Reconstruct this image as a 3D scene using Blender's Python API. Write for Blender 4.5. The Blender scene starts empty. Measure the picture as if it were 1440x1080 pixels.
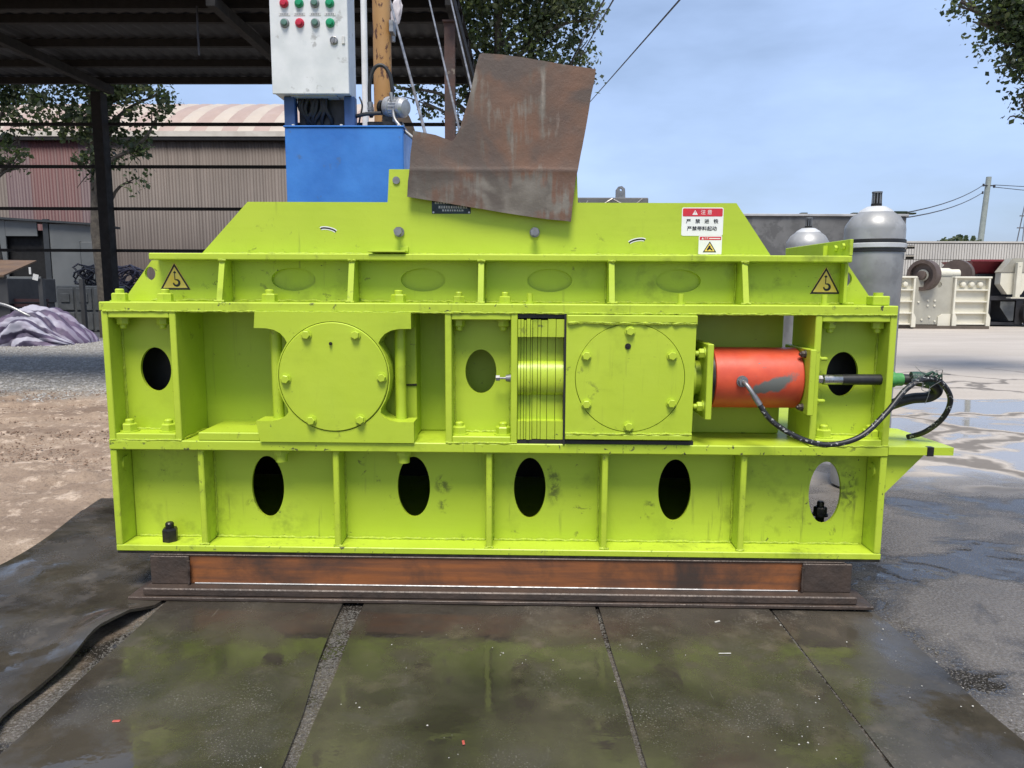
import bpy, bmesh, math, random
from mathutils import Vector, Matrix, noise
R = math.radians
PI = math.pi
random.seed(7)
SC = bpy.context.scene
COL = SC.collection

# ------------------------------------------------------------------ camera, world, sun, exposure
cam = bpy.data.cameras.new('camera')
camo = bpy.data.objects.new('camera', cam)
COL.objects.link(camo)
SC.camera = camo
cam.sensor_width = 36.0
cam.lens = 26.0
cam.clip_start = 0.05
cam.clip_end = 2000
camo.location = (0.0, -3.147, 1.4)
_p, _y, _r = R(7.613), R(1.16), R(0.281)
_F = Vector((-math.sin(_y)*math.cos(_p), math.cos(_y)*math.cos(_p), -math.sin(_p)))
_X = Vector((math.cos(_y), math.sin(_y), 0))
_U = _X.cross(_F)
_X, _U = _X*math.cos(_r)+_U*math.sin(_r), _U*math.cos(_r)-_X*math.sin(_r)
camo.rotation_euler = Matrix((_X, _U, -_F)).transposed().to_euler()

SUN_EL, SUN_AZ = R(64), R(184)          # azimuth measured clockwise from +Y: the sun stands behind the camera
world = bpy.data.worlds.new('World')
SC.world = world
world.use_nodes = True
nt = world.node_tree
bg = nt.nodes['Background']
sky = nt.nodes.new('ShaderNodeTexSky')
sky.sky_type = 'NISHITA'
sky.sun_disc = False
sky.sun_elevation = SUN_EL
sky.sun_rotation = SUN_AZ
sky.air_density = 1.0
sky.dust_density = 2.2
sky.ozone_density = 1.6
# thin high cloud, the same all round the sky
tc = nt.nodes.new('ShaderNodeTexCoord')
mp = nt.nodes.new('ShaderNodeMapping')
mp.inputs['Scale'].default_value = (1.0, 1.0, 3.0)
cn = nt.nodes.new('ShaderNodeTexNoise')
cn.inputs['Scale'].default_value = 1.6
cn.inputs['Detail'].default_value = 6
cn.inputs['Roughness'].default_value = 0.55
cr = nt.nodes.new('ShaderNodeMapRange')
cr.inputs['From Min'].default_value = 0.35
cr.inputs['From Max'].default_value = 0.75
cr.inputs['To Min'].default_value = 0.15
cr.inputs['To Max'].default_value = 0.80
mixc = nt.nodes.new('ShaderNodeMixRGB')
mixc.inputs['Color2'].default_value = (5.7, 7.6, 11.6, 1)
nt.links.new(tc.outputs['Generated'], mp.inputs['Vector'])
nt.links.new(mp.outputs['Vector'], cn.inputs['Vector'])
nt.links.new(cn.outputs['Fac'], cr.inputs['Value'])
nt.links.new(cr.outputs['Result'], mixc.inputs['Fac'])
nt.links.new(sky.outputs['Color'], mixc.inputs['Color1'])
nt.links.new(mixc.outputs['Color'], bg.inputs['Color'])
bg.inputs['Strength'].default_value = 0.038

sl = bpy.data.lights.new('sun', 'SUN')
sl.energy = 1.5
sl.angle = R(22)
sl.color = (1.0, 0.95, 0.87)
so = bpy.data.objects.new('sun', sl)
COL.objects.link(so)
_sd = Vector((math.sin(SUN_AZ)*math.cos(SUN_EL), math.cos(SUN_AZ)*math.cos(SUN_EL), math.sin(SUN_EL)))
so.rotation_euler = _sd.to_track_quat('Z', 'Y').to_euler()
so.location = _sd*30

SC.view_settings.view_transform = 'Standard'
SC.view_settings.look = 'None'
SC.view_settings.gamma = 1.0
SC.view_settings.use_curve_mapping = False
SC.view_settings.exposure = 1.66

# ------------------------------------------------------------------ materials
class NT:
    def __init__(s, name):
        s.m = bpy.data.materials.new(name)
        s.m.use_nodes = True
        s.t = s.m.node_tree
        s.b = s.t.nodes['Principled BSDF']
        s.pos = s.t.nodes.new('ShaderNodeNewGeometry').outputs['Position']
    def n(s, kind, **kw):
        nd = s.t.nodes.new(kind)
        for k, v in kw.items():
            setattr(nd, k, v)
        return nd
    def put(s, sock, v):
        if hasattr(v, 'is_linked') or hasattr(v, 'links'):
            s.t.links.new(v, sock)
        else:
            if sock.type == 'RGBA' and len(v) == 3:
                v = (*v, 1)
            sock.default_value = v
    def math(s, op, a, b=None, c=None):
        nd = s.n('ShaderNodeMath', operation=op)
        s.put(nd.inputs[0], a)
        if b is not None: s.put(nd.inputs[1], b)
        if c is not None: s.put(nd.inputs[2], c)
        return nd.outputs[0]
    def map(s, scale=(1, 1, 1), loc=(0, 0, 0), rot=(0, 0, 0), vec=None):
        nd = s.n('ShaderNodeMapping')
        nd.inputs['Scale'].default_value = scale
        nd.inputs['Location'].default_value = loc
        nd.inputs['Rotation'].default_value = rot
        s.t.links.new(vec or s.pos, nd.inputs['Vector'])
        return nd.outputs[0]
    def noise(s, scale, detail=4, rough=0.55, vec=None, dist=0.0):
        nd = s.n('ShaderNodeTexNoise')
        nd.inputs['Scale'].default_value = scale
        nd.inputs['Detail'].default_value = detail
        nd.inputs['Roughness'].default_value = rough
        nd.inputs['Distortion'].default_value = dist
        s.t.links.new(vec or s.pos, nd.inputs['Vector'])
        return nd.outputs['Fac']
    def voro(s, scale, feature='F1', vec=None, out='Distance', rnd=1.0):
        nd = s.n('ShaderNodeTexVoronoi', feature=feature)
        nd.inputs['Scale'].default_value = scale
        nd.inputs['Randomness'].default_value = rnd
        s.t.links.new(vec or s.pos, nd.inputs['Vector'])
        return nd.outputs[out]
    def ramp(s, v, a, b, lo=0.0, hi=1.0):
        nd = s.n('ShaderNodeMapRange')
        nd.clamp = True
        s.put(nd.inputs['Value'], v)
        nd.inputs['From Min'].default_value = a
        nd.inputs['From Max'].default_value = b
        nd.inputs['To Min'].default_value = lo
        nd.inputs['To Max'].default_value = hi
        return nd.outputs[0]
    def mix(s, f, a, b):
        nd = s.n('ShaderNodeMixRGB')
        s.put(nd.inputs[0], f)
        s.put(nd.inputs[1], a)
        s.put(nd.inputs[2], b)
        return nd.outputs[0]
    def xyz(s):
        nd = s.n('ShaderNodeSeparateXYZ')
        s.t.links.new(s.pos, nd.inputs[0])
        return nd.outputs
    def bump(s, h, strength=0.3, dist=0.01):
        nd = s.n('ShaderNodeBump')
        nd.inputs['Strength'].default_value = strength
        nd.inputs['Distance'].default_value = dist
        s.t.links.new(h, nd.inputs['Height'])
        s.t.links.new(nd.outputs[0], s.b.inputs['Normal'])
    def set(s, color=None, rough=None, metal=None, spec=None):
        if color is not None: s.put(s.b.inputs['Base Color'], color)
        if rough is not None: s.put(s.b.inputs['Roughness'], rough)
        if metal is not None: s.put(s.b.inputs['Metallic'], metal)
        if spec is not None: s.put(s.b.inputs['Specular IOR Level'], spec)
        return s.m

def simple(name, c1, c2=None, scale=6, rough=0.6, metal=0, bump=0.0, bscale=40, spots=None):
    k = NT(name)
    c2 = c2 or tuple(x*0.75 for x in c1)
    col = k.mix(k.ramp(k.noise(scale), 0.35, 0.65), c1, c2)
    if spots:
        col = k.mix(k.ramp(k.noise(spots[1], 5, 0.6), spots[2], spots[2]+0.06), col, spots[0])
    k.set(col, k.ramp(k.noise(scale*2.3), 0.3, 0.7, rough-0.08, rough+0.1), metal)
    if bump:
        k.bump(k.noise(bscale), bump, 0.01)
    return k.m

def paint_mat(name, wear):
    k = NT(name)
    big = k.noise(2.2, 3)
    streak = k.noise(1.0, 4, 0.6, vec=k.map((2.2, 3, 38)), dist=0.4)
    col = k.mix(k.ramp(big, 0.3, 0.7), (0.385, 0.505, 0.030), (0.44, 0.555, 0.040))
    col = k.mix(k.math('MULTIPLY', k.ramp(streak, 0.5, 0.75), 0.14), col, (0.31, 0.41, 0.024))
    # grime in soft smears
    grime = k.math('MULTIPLY', k.ramp(k.noise(7, 6, 0.65), 0.52, 0.75), k.ramp(k.noise(1.7, 2), 0.45, 0.65))
    col = k.mix(k.math('MULTIPLY', grime, 0.55*wear), col, (0.16, 0.21, 0.02))
    drip = k.math('MULTIPLY', k.ramp(k.noise(1.0, 4, 0.6, vec=k.map((38, 38, 2.6))), 0.60, 0.74), k.ramp(k.noise(2.6, 3), 0.48, 0.62))
    col = k.mix(k.math('MULTIPLY', drip, 0.5*wear), col, (0.17, 0.20, 0.03))
    blot = k.math('MULTIPLY', k.ramp(k.noise(19, 6, 0.7, dist=0.4), 0.60, 0.66), k.ramp(k.noise(3.1, 2, vec=k.map((1, 1, 1), (4, 0, 2))), 0.56, 0.64))
    col = k.mix(k.math('MULTIPLY', blot, 0.75), col, (0.11, 0.125, 0.025))
    if wear > 1:
        x, y, z = k.xyz()
        for sx, sz, rx, rz in ((0.125, 0.51, 0.035, 0.11), (-0.375, 0.50, 0.05, 0.05), (-0.37, 0.40, 0.04, 0.04), (-1.24, 0.40, 0.05, 0.03), (0.56, 0.40, 0.03, 0.06), (1.45, 0.50, 0.05, 0.12), (1.27, 0.60, 0.04, 0.03)):
            dx = k.math('DIVIDE', k.math('SUBTRACT', x, sx), rx)
            dz = k.math('DIVIDE', k.math('SUBTRACT', z, sz), rz)
            d = k.math('ADD', k.math('MULTIPLY', dx, dx), k.math('MULTIPLY', dz, dz))
            f = k.math('MULTIPLY', k.ramp(d, 1.0, 0.2), k.ramp(k.noise(28, 5, 0.65, dist=0.6), 0.47, 0.60))
            col = k.mix(k.math('MULTIPLY', f, 0.8), col, (0.09, 0.11, 0.018))
    # chips down to primer and steel
    t = 0.695-0.02*wear
    chips = k.ramp(k.noise(38, 5, 0.62, dist=0.6), t, t+0.03)
    area = k.ramp(k.noise(3.3, 4), 0.535-0.03*wear, 0.62)
    c = k.math('MULTIPLY', chips, area)
    if wear > 1:
        x, y, z = k.xyz()
        front = k.math('MULTIPLY', k.ramp(y, 0.016, 0.008), k.ramp(y, -0.012, -0.006))
        c = k.math('MAXIMUM', c, k.math('MULTIPLY', front, k.math('MULTIPLY', k.ramp(k.noise(30, 5, 0.65, dist=0.5), 0.61, 0.65), k.ramp(k.noise(3.7, 2), 0.46, 0.56))))
    specks = k.ramp(k.noise(110, 2, 0.5), 0.80, 0.82)
    c = k.math('MAXIMUM', c, k.math('MULTIPLY', specks, k.ramp(k.noise(9, 2), 0.5, 0.6)))
    col = k.mix(c, col, (0.055, 0.055, 0.025))
    rough = k.ramp(k.noise(5, 5, 0.6), 0.3, 0.7, 0.28, 0.58)
    k.set(col, k.math('ADD', rough, k.math('MULTIPLY', c, 0.3)), 0, 0.45)
    h = k.math('ADD', k.math('MULTIPLY', k.noise(24, 5, 0.6), 0.6), k.math('MULTIPLY', streak, 0.18))
    h = k.math('SUBTRACT', h, k.math('MULTIPLY', c, 0.5))
    k.bump(h, 0.22, 0.006)
    return k.m

M = {}
M['paint'] = paint_mat('lime_paint', 0.8)
M['paint_worn'] = paint_mat('lime_paint_worn', 1.7)
M['weld'] = simple('weld_paint', (0.40, 0.51, 0.026), (0.28, 0.36, 0.02), 60, 0.42, 0, 0.6, 160)
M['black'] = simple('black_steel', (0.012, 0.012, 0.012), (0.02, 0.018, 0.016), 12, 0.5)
M['black_oily'] = simple('oily_steel', (0.022, 0.021, 0.02), (0.05, 0.045, 0.038), 30, 0.35, 0.6)
M['rubber'] = simple('hose_rubber', (0.010, 0.010, 0.011), (0.02, 0.02, 0.02), 30, 0.45)
M['steel'] = simple('bare_steel', (0.55, 0.54, 0.52), (0.36, 0.35, 0.33), 30, 0.32, 1.0)
M['zinc'] = simple('zinc_grey', (0.30, 0.30, 0.30), (0.2, 0.2, 0.2), 25, 0.45, 0.7)
M['white_plastic'] = simple('white_plastic', (0.75, 0.74, 0.72), (0.6, 0.6, 0.58), 8, 0.45)
M['blue'] = simple('blue_paint', (0.024, 0.135, 0.45), (0.045, 0.20, 0.58), 3, 0.38, 0, 0.12, 30, ((0.05, 0.13, 0.32), 7, 0.62))
M['blue_dark'] = simple('blue_strut', (0.02, 0.055, 0.15), (0.03, 0.08, 0.2), 6, 0.5)
M['cabinet'] = simple('cabinet_enamel', (0.66, 0.67, 0.67), (0.55, 0.57, 0.57), 6, 0.34, 0, 0.06, 40, ((0.40, 0.40, 0.39), 9, 0.62))
M['cab_shade'] = simple('cabinet_underside_shade', (0.45, 0.47, 0.46), (0.36, 0.38, 0.36), 8, 0.5)  # darker enamel: the shading under the cabinet is put into the colour
M['red_btn'] = simple('red_button', (0.55, 0.02, 0.05), None, 20, 0.3)
M['green_btn'] = simple('green_button', (0.01, 0.30, 0.13), None, 20, 0.3)
M['grey_btn'] = simple('grey_green_button', (0.10, 0.20, 0.16), None, 20, 0.35)
M['tag'] = simple('white_tag', (0.62, 0.62, 0.60), None, 30, 0.5)
M['ink'] = simple('black_ink', (0.01, 0.01, 0.01), None, 30, 0.5)
M['st_white'] = simple('sticker_white', (0.80, 0.80, 0.77), (0.74, 0.75, 0.70), 20, 0.35)
M['st_red'] = simple('sticker_red', (0.62, 0.03, 0.035), (0.52, 0.03, 0.05), 30, 0.35)
M['st_yellow'] = simple('sticker_yellow', (0.80, 0.56, 0.06), (0.76, 0.58, 0.14), 20, 0.35)
M['plate_dark'] = simple('name_plate_black', (0.012, 0.02, 0.02), (0.015, 0.04, 0.045), 20, 0.2, 0.3)
M['green_tape'] = simple('dark_green_tape', (0.015, 0.045, 0.03), (0.03, 0.08, 0.05), 40, 0.45, 0, 0.5, 60)
M['green_fit'] = simple('green_fitting', (0.05, 0.22, 0.06), (0.08, 0.3, 0.08), 40, 0.4)
M['wire'] = simple('bare_wire', (0.30, 0.29, 0.27), (0.15, 0.14, 0.13), 50, 0.4, 0.8)
M['cable'] = simple('dark_cable', (0.03, 0.03, 0.035), None, 5, 0.6)
M['rod'] = simple('grey_rod', (0.28, 0.28, 0.29), (0.12, 0.12, 0.125), 10, 0.45, 0.5)
M['alu'] = simple('cast_aluminium', (0.50, 0.50, 0.50), (0.34, 0.34, 0.34), 14, 0.42, 0.6, 0.2, 60)
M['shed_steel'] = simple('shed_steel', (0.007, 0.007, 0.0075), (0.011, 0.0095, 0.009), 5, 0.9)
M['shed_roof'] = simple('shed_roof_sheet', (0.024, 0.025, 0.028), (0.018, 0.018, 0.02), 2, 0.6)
M['bark'] = simple('bark', (0.10, 0.085, 0.065), (0.05, 0.042, 0.034), 9, 0.9, 0, 0.6, 25)
M['hut'] = simple('hut_panel', (0.135, 0.142, 0.142), (0.105, 0.112, 0.113), 1.2, 0.5, 0, 0.05, 4)
M['hut_frame'] = simple('hut_frame', (0.035, 0.04, 0.045), None, 4, 0.6)
M['dark_in'] = simple('hut_inside', (0.008, 0.008, 0.009), None, 4, 0.9)
M['brown_top'] = simple('rusty_table_top', (0.15, 0.088, 0.045), (0.10, 0.06, 0.035), 2, 0.6)
M['dark_box'] = simple('dark_machine', (0.035, 0.036, 0.038), (0.05, 0.05, 0.05), 3, 0.55)
M['dark_red'] = simple('dark_red_slats', (0.035, 0.012, 0.014), None, 5, 0.6)
M['block'] = simple('grey_casting', (0.115, 0.12, 0.12), (0.08, 0.085, 0.085), 4, 0.7, 0, 0.2, 14)
M['coil'] = simple('black_coil', (0.02, 0.02, 0.024), (0.05, 0.045, 0.055), 8, 0.45)
M['coil2'] = simple('violet_coil', (0.055, 0.045, 0.065), (0.09, 0.075, 0.1), 8, 0.45)
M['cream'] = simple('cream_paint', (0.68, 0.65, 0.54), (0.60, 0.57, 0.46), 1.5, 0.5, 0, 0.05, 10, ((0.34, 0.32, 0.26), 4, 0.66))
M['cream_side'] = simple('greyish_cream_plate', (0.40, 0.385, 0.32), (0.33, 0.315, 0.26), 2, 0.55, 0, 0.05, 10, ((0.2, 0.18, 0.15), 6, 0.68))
M['flywheel'] = simple('brown_flywheel', (0.075, 0.052, 0.042), (0.11, 0.08, 0.065), 4, 0.55)
M['hopper_red'] = simple('red_hopper', (0.20, 0.022, 0.03), (0.15, 0.02, 0.026), 2, 0.5)
M['chassis'] = simple('dark_chassis', (0.015, 0.015, 0.018), (0.025, 0.024, 0.026), 3, 0.5)
M['timber'] = simple('timber', (0.10, 0.08, 0.06), None, 4, 0.8)
M['conc_pole'] = simple('pole_concrete', (0.30, 0.33, 0.30), (0.24, 0.27, 0.25), 3, 0.8)
M['grey_slab'] = simple('weathered_grey_slab', (0.10, 0.099, 0.097), (0.155, 0.153, 0.15), 2.2, 0.75, 0, 0.15, 9, ((0.092, 0.091, 0.09), 3.5, 0.50))
M['slab_edge'] = simple('pale_slab_edge', (0.42, 0.42, 0.42), None, 4, 0.6)
M['tank_grey'] = simple('tank_grey', (0.38, 0.378, 0.37), (0.30, 0.297, 0.29), 6, 0.42, 0.25, 0.10, 20, ((0.30, 0.298, 0.29), 5, 0.50))
M['tank_pale'] = simple('tank_pale', (0.60, 0.60, 0.59), (0.50, 0.50, 0.49), 6, 0.42, 0.2)
M['wh_fascia'] = simple('cream_fascia', (0.60, 0.55, 0.47), (0.48, 0.43, 0.36), 2, 0.6)
M['roof_pink'] = simple('faded_pink_sheet', (0.34, 0.245, 0.20), (0.39, 0.29, 0.24), 1, 0.55)
M['roof_cream'] = simple('faded_cream_sheet', (0.46, 0.39, 0.315), (0.41, 0.34, 0.275), 1, 0.55)
M['bag'] = simple('white_bag', (0.62, 0.58, 0.58), (0.5, 0.46, 0.47), 20, 0.4)
M['speck'] = simple('pale_chip', (0.55, 0.53, 0.48), (0.4, 0.38, 0.35), 40, 0.6)
M['red_scrap'] = simple('red_scrap', (0.45, 0.08, 0.06), None, 40, 0.5)

def leafy(name, c):
    k = NT(name)
    k.set(k.mix(k.ramp(k.noise(3), 0.35, 0.65), c, tuple(x*0.7 for x in c)), 0.45, 0)
    tr = k.n('ShaderNodeBsdfTranslucent')
    tr.inputs['Color'].default_value = (c[0]*1.6, c[1]*1.7, c[2]*1.1, 1)
    mx = k.n('ShaderNodeMixShader')
    mx.inputs[0].default_value = 0.42
    out = k.t.nodes['Material Output']
    k.t.links.new(k.b.outputs[0], mx.inputs[1])
    k.t.links.new(tr.outputs[0], mx.inputs[2])
    k.t.links.new(mx.outputs[0], out.inputs['Surface'])
    return k.m
M['leaf1'] = leafy('leaf_mid_green', (0.075, 0.10, 0.038))
M['leaf2'] = leafy('leaf_dark_green', (0.036, 0.054, 0.025))
M['leaf3'] = leafy('leaf_pale_green', (0.12, 0.14, 0.075))

def cladding(name, c1, c2):
    k = NT(name)
    st = k.noise(1.0, 5, 0.7, vec=k.map((6.5, 1, 0.10)))
    col = k.mix(k.ramp(st, 0.35, 0.68), c1, c2)
    col = k.mix(k.math('MULTIPLY', k.ramp(k.noise(0.5, 3), 0.4, 0.7), 0.4), col, tuple(x*0.7 for x in c1))
    return k.set(col, 0.6, 0)
M['clad'] = cladding('brown_cladding', (0.068, 0.049, 0.038), (0.115, 0.088, 0.072))
M['clad_red'] = cladding('red_cladding', (0.095, 0.03, 0.028), (0.065, 0.028, 0.026))
M['clad_mauve'] = cladding('mauve_cladding', (0.07, 0.035, 0.038), (0.09, 0.055, 0.056))

def rust_plate():
    k = NT('rusty_plate')
    x, y, z = k.xyz()
    st = k.noise(1.0, 4, 0.6, vec=k.map((26, 8, 3.2)))
    big = k.noise(3.2, 5, 0.55, dist=0.5)
    low = k.ramp(z, 1.93, 1.83)                      # scale left bare along the bottom of the sheet
    m = k.ramp(k.math('ADD', k.math('ADD', big, k.math('MULTIPLY', k.math('SUBTRACT', st, 0.5), 0.55)), k.math('MULTIPLY', low, 0.13)), 0.52, 0.62)
    rust = k.mix(k.ramp(k.noise(7, 4), 0.35, 0.65), (0.135, 0.068, 0.037), (0.088, 0.054, 0.036))
    rust = k.mix(k.ramp(k.noise(1.9, 3), 0.52, 0.66), rust, (0.165, 0.072, 0.037))
    grey = k.mix(k.ramp(k.noise(9, 5), 0.35, 0.65), (0.185, 0.165, 0.135), (0.115, 0.10, 0.08))
    col = k.mix(m, rust, grey)
    col = k.mix(k.math('MULTIPLY', k.ramp(st, 0.62, 0.74), 0.45), col, (0.33, 0.28, 0.23))
    edge = k.ramp(k.math('ADD', k.math('ABSOLUTE', k.math('SUBTRACT', z, 1.888)), k.math('MULTIPLY', k.math('SUBTRACT', k.noise(20, 3), 0.5), 0.02)), 0.009, 0.003)
    col = k.mix(k.math('MULTIPLY', edge, k.ramp(k.noise(6, 3), 0.4, 0.65, 0.0, 0.5)), col, (0.06, 0.045, 0.035))
    col = k.mix(k.math('MULTIPLY', k.ramp(k.noise(2.4, 4, 0.5, dist=0.8), 0.52, 0.60), 0.75), col, (0.065, 0.05, 0.04))
    k.set(col, k.ramp(big, 0.3, 0.7, 0.5, 0.75), k.math('MULTIPLY', m, 0.25))
    k.bump(k.noise(22, 6, 0.7), 0.35, 0.008)
    return k.m
M['rust_plate'] = rust_plate()

def rust_beam():
    k = NT('rusty_beam_web')
    st = k.noise(1.0, 4, 0.6, vec=k.map((1.6, 5, 26)))
    col = k.mix(k.ramp(st, 0.35, 0.65), (0.34, 0.12, 0.038), (0.15, 0.065, 0.035))
    col = k.mix(k.math('MULTIPLY', k.ramp(k.noise(2.3, 6, 0.65, dist=0.4), 0.48, 0.68), 0.9), col, (0.045, 0.036, 0.03))
    k.set(col, k.ramp(st, 0.3, 0.7, 0.3, 0.55), 0.2)
    k.bump(k.noise(40, 5, 0.7), 0.2, 0.006)
    return k.m
M['beam_web'] = rust_beam()
M['beam_dark'] = simple('dark_rust', (0.080, 0.056, 0.043), (0.05, 0.038, 0.031), 9, 0.45, 0.2, 0.4, 50)

def pole_mat():
    k = NT('flaking_ochre_paint')
    col = k.mix(k.ramp(k.noise(3, 4), 0.35, 0.65), (0.40, 0.20, 0.055), (0.46, 0.26, 0.10))
    f = k.ramp(k.noise(1.0, 5, 0.65, vec=k.map((16, 16, 7))), 0.55, 0.58)
    col = k.mix(f, col, (0.10, 0.04, 0.02))
    k.set(col, 0.6, 0)
    k.bump(f, 0.4, 0.004)
    return k.m
M['ochre'] = pole_mat()
M['rusty_post'] = simple('rusty_post', (0.085, 0.04, 0.03), (0.05, 0.035, 0.03), 5, 0.7, 0, 0.4, 30, ((0.18, 0.15, 0.12), 6, 0.62))

def red_cyl():
    k = NT('red_cylinder_paint')
    x, y, z = k.xyz()
    col = k.mix(k.ramp(k.noise(9, 4), 0.35, 0.65), (0.62, 0.085, 0.032), (0.50, 0.06, 0.026))
    # a scraped patch of grey primer
    w = k.math('MULTIPLY', k.math('SUBTRACT', k.noise(16, 5, 0.6), 0.5), 0.11)
    dx = k.math('DIVIDE', k.math('SUBTRACT', x, 1.055), 0.085)
    dz = k.math('DIVIDE', k.math('SUBTRACT', k.math('SUBTRACT', z, 0.985), k.math('MULTIPLY', k.math('SUBTRACT', x, 1.055), 0.35)), 0.035)
    d = k.math('SQRT', k.math('ADD', k.math('MULTIPLY', dx, dx), k.math('MULTIPLY', dz, dz)))
    f = k.ramp(k.math('ADD', d, k.math('MULTIPLY', w, 20)), 1.06, 0.72)
    scr = k.ramp(k.noise(30, 5, 0.6), 0.69, 0.72)
    f = k.math('MAXIMUM', f, scr)
    col = k.mix(f, col, (0.13, 0.135, 0.12))
    k.set(col, k.ramp(k.noise(14, 3), 0.3, 0.7, 0.36, 0.54), 0)
    k.bump(k.noise(24, 5), 0.15, 0.005)
    return k.m
M['red'] = red_cyl()

def braid():
    k = NT('hose_with_white_print')
    f = k.ramp(k.noise(1, 3, 0.7, vec=k.map((70, 20, 70))), 0.60, 0.64)
    k.set(k.mix(f, (0.012, 0.012, 0.013), (0.40, 0.40, 0.38)), 0.42, 0)
    return k.m
M['braid'] = braid()

def tarp():
    k = NT('striped_tarpaulin')
    at = k.n('ShaderNodeAttribute', attribute_name='fold').outputs['Fac']
    w = k.math('ADD', at, k.math('MULTIPLY', k.math('SUBTRACT', k.noise(2.2, 3), 0.5), 0.10))
    st = k.math('SINE', k.math('MULTIPLY', w, 64.0))
    col = k.mix(k.ramp(st, -0.15, 0.25), (0.06, 0.05, 0.085), (0.36, 0.35, 0.41))
    col = k.mix(k.math('MULTIPLY', k.ramp(k.noise(1.6, 2), 0.48, 0.60), 0.6), col, (0.15, 0.105, 0.17))
    return k.set(col, 0.6, 0, 0.3)
M['tarp'] = tarp()

def wet_mat():
    k = NT('wet_rubber_belt')
    n1 = k.noise(2.1, 5, 0.55, dist=0.4)
    n2 = k.noise(9, 6, 0.65)
    col = k.mix(k.ramp(n1, 0.35, 0.65), (0.027, 0.023, 0.018), (0.062, 0.053, 0.040))
    mud = k.math('MULTIPLY', k.ramp(n2, 0.5, 0.72), k.ramp(k.noise(1.3, 3), 0.42, 0.62))
    col = k.mix(k.math('MULTIPLY', mud, 0.65), col, (0.115, 0.092, 0.066))
    grit = k.ramp(k.noise(150, 2, 0.5), 0.62, 0.66)
    gmask = k.ramp(k.noise(2.9, 4), 0.50, 0.68)
    col = k.mix(k.math('MULTIPLY', grit, k.math('MULTIPLY', gmask, 0.75)), col, (0.19, 0.175, 0.15))
    rough = k.ramp(k.noise(3.0, 5, 0.6, dist=0.3), 0.41, 0.60, 0.035, 0.42)
    rough = k.math('ADD', rough, k.math('MULTIPLY', k.math('MAXIMUM', mud, k.math('MULTIPLY', grit, gmask)), 0.25))
    k.set(col, rough, 0, 0.72)
    scuff = k.math('MULTIPLY', k.ramp(k.noise(1.0, 4, 0.7, vec=k.map((55, 5, 1), rot=(0, 0, 0.35))), 0.64, 0.72), k.ramp(k.noise(1.7, 3), 0.46, 0.6))
    col = k.mix(k.math('MULTIPLY', scuff, 0.5), col, (0.13, 0.12, 0.10))
    k.set(col)
    h = k.math('ADD', k.math('MULTIPLY', k.noise(6, 4), 0.7), k.math('MULTIPLY', k.math('MULTIPLY', k.noise(90, 3), gmask), 0.16))
    k.bump(h, 0.10, 0.02)
    return k.m
M['mat'] = wet_mat()

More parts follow.
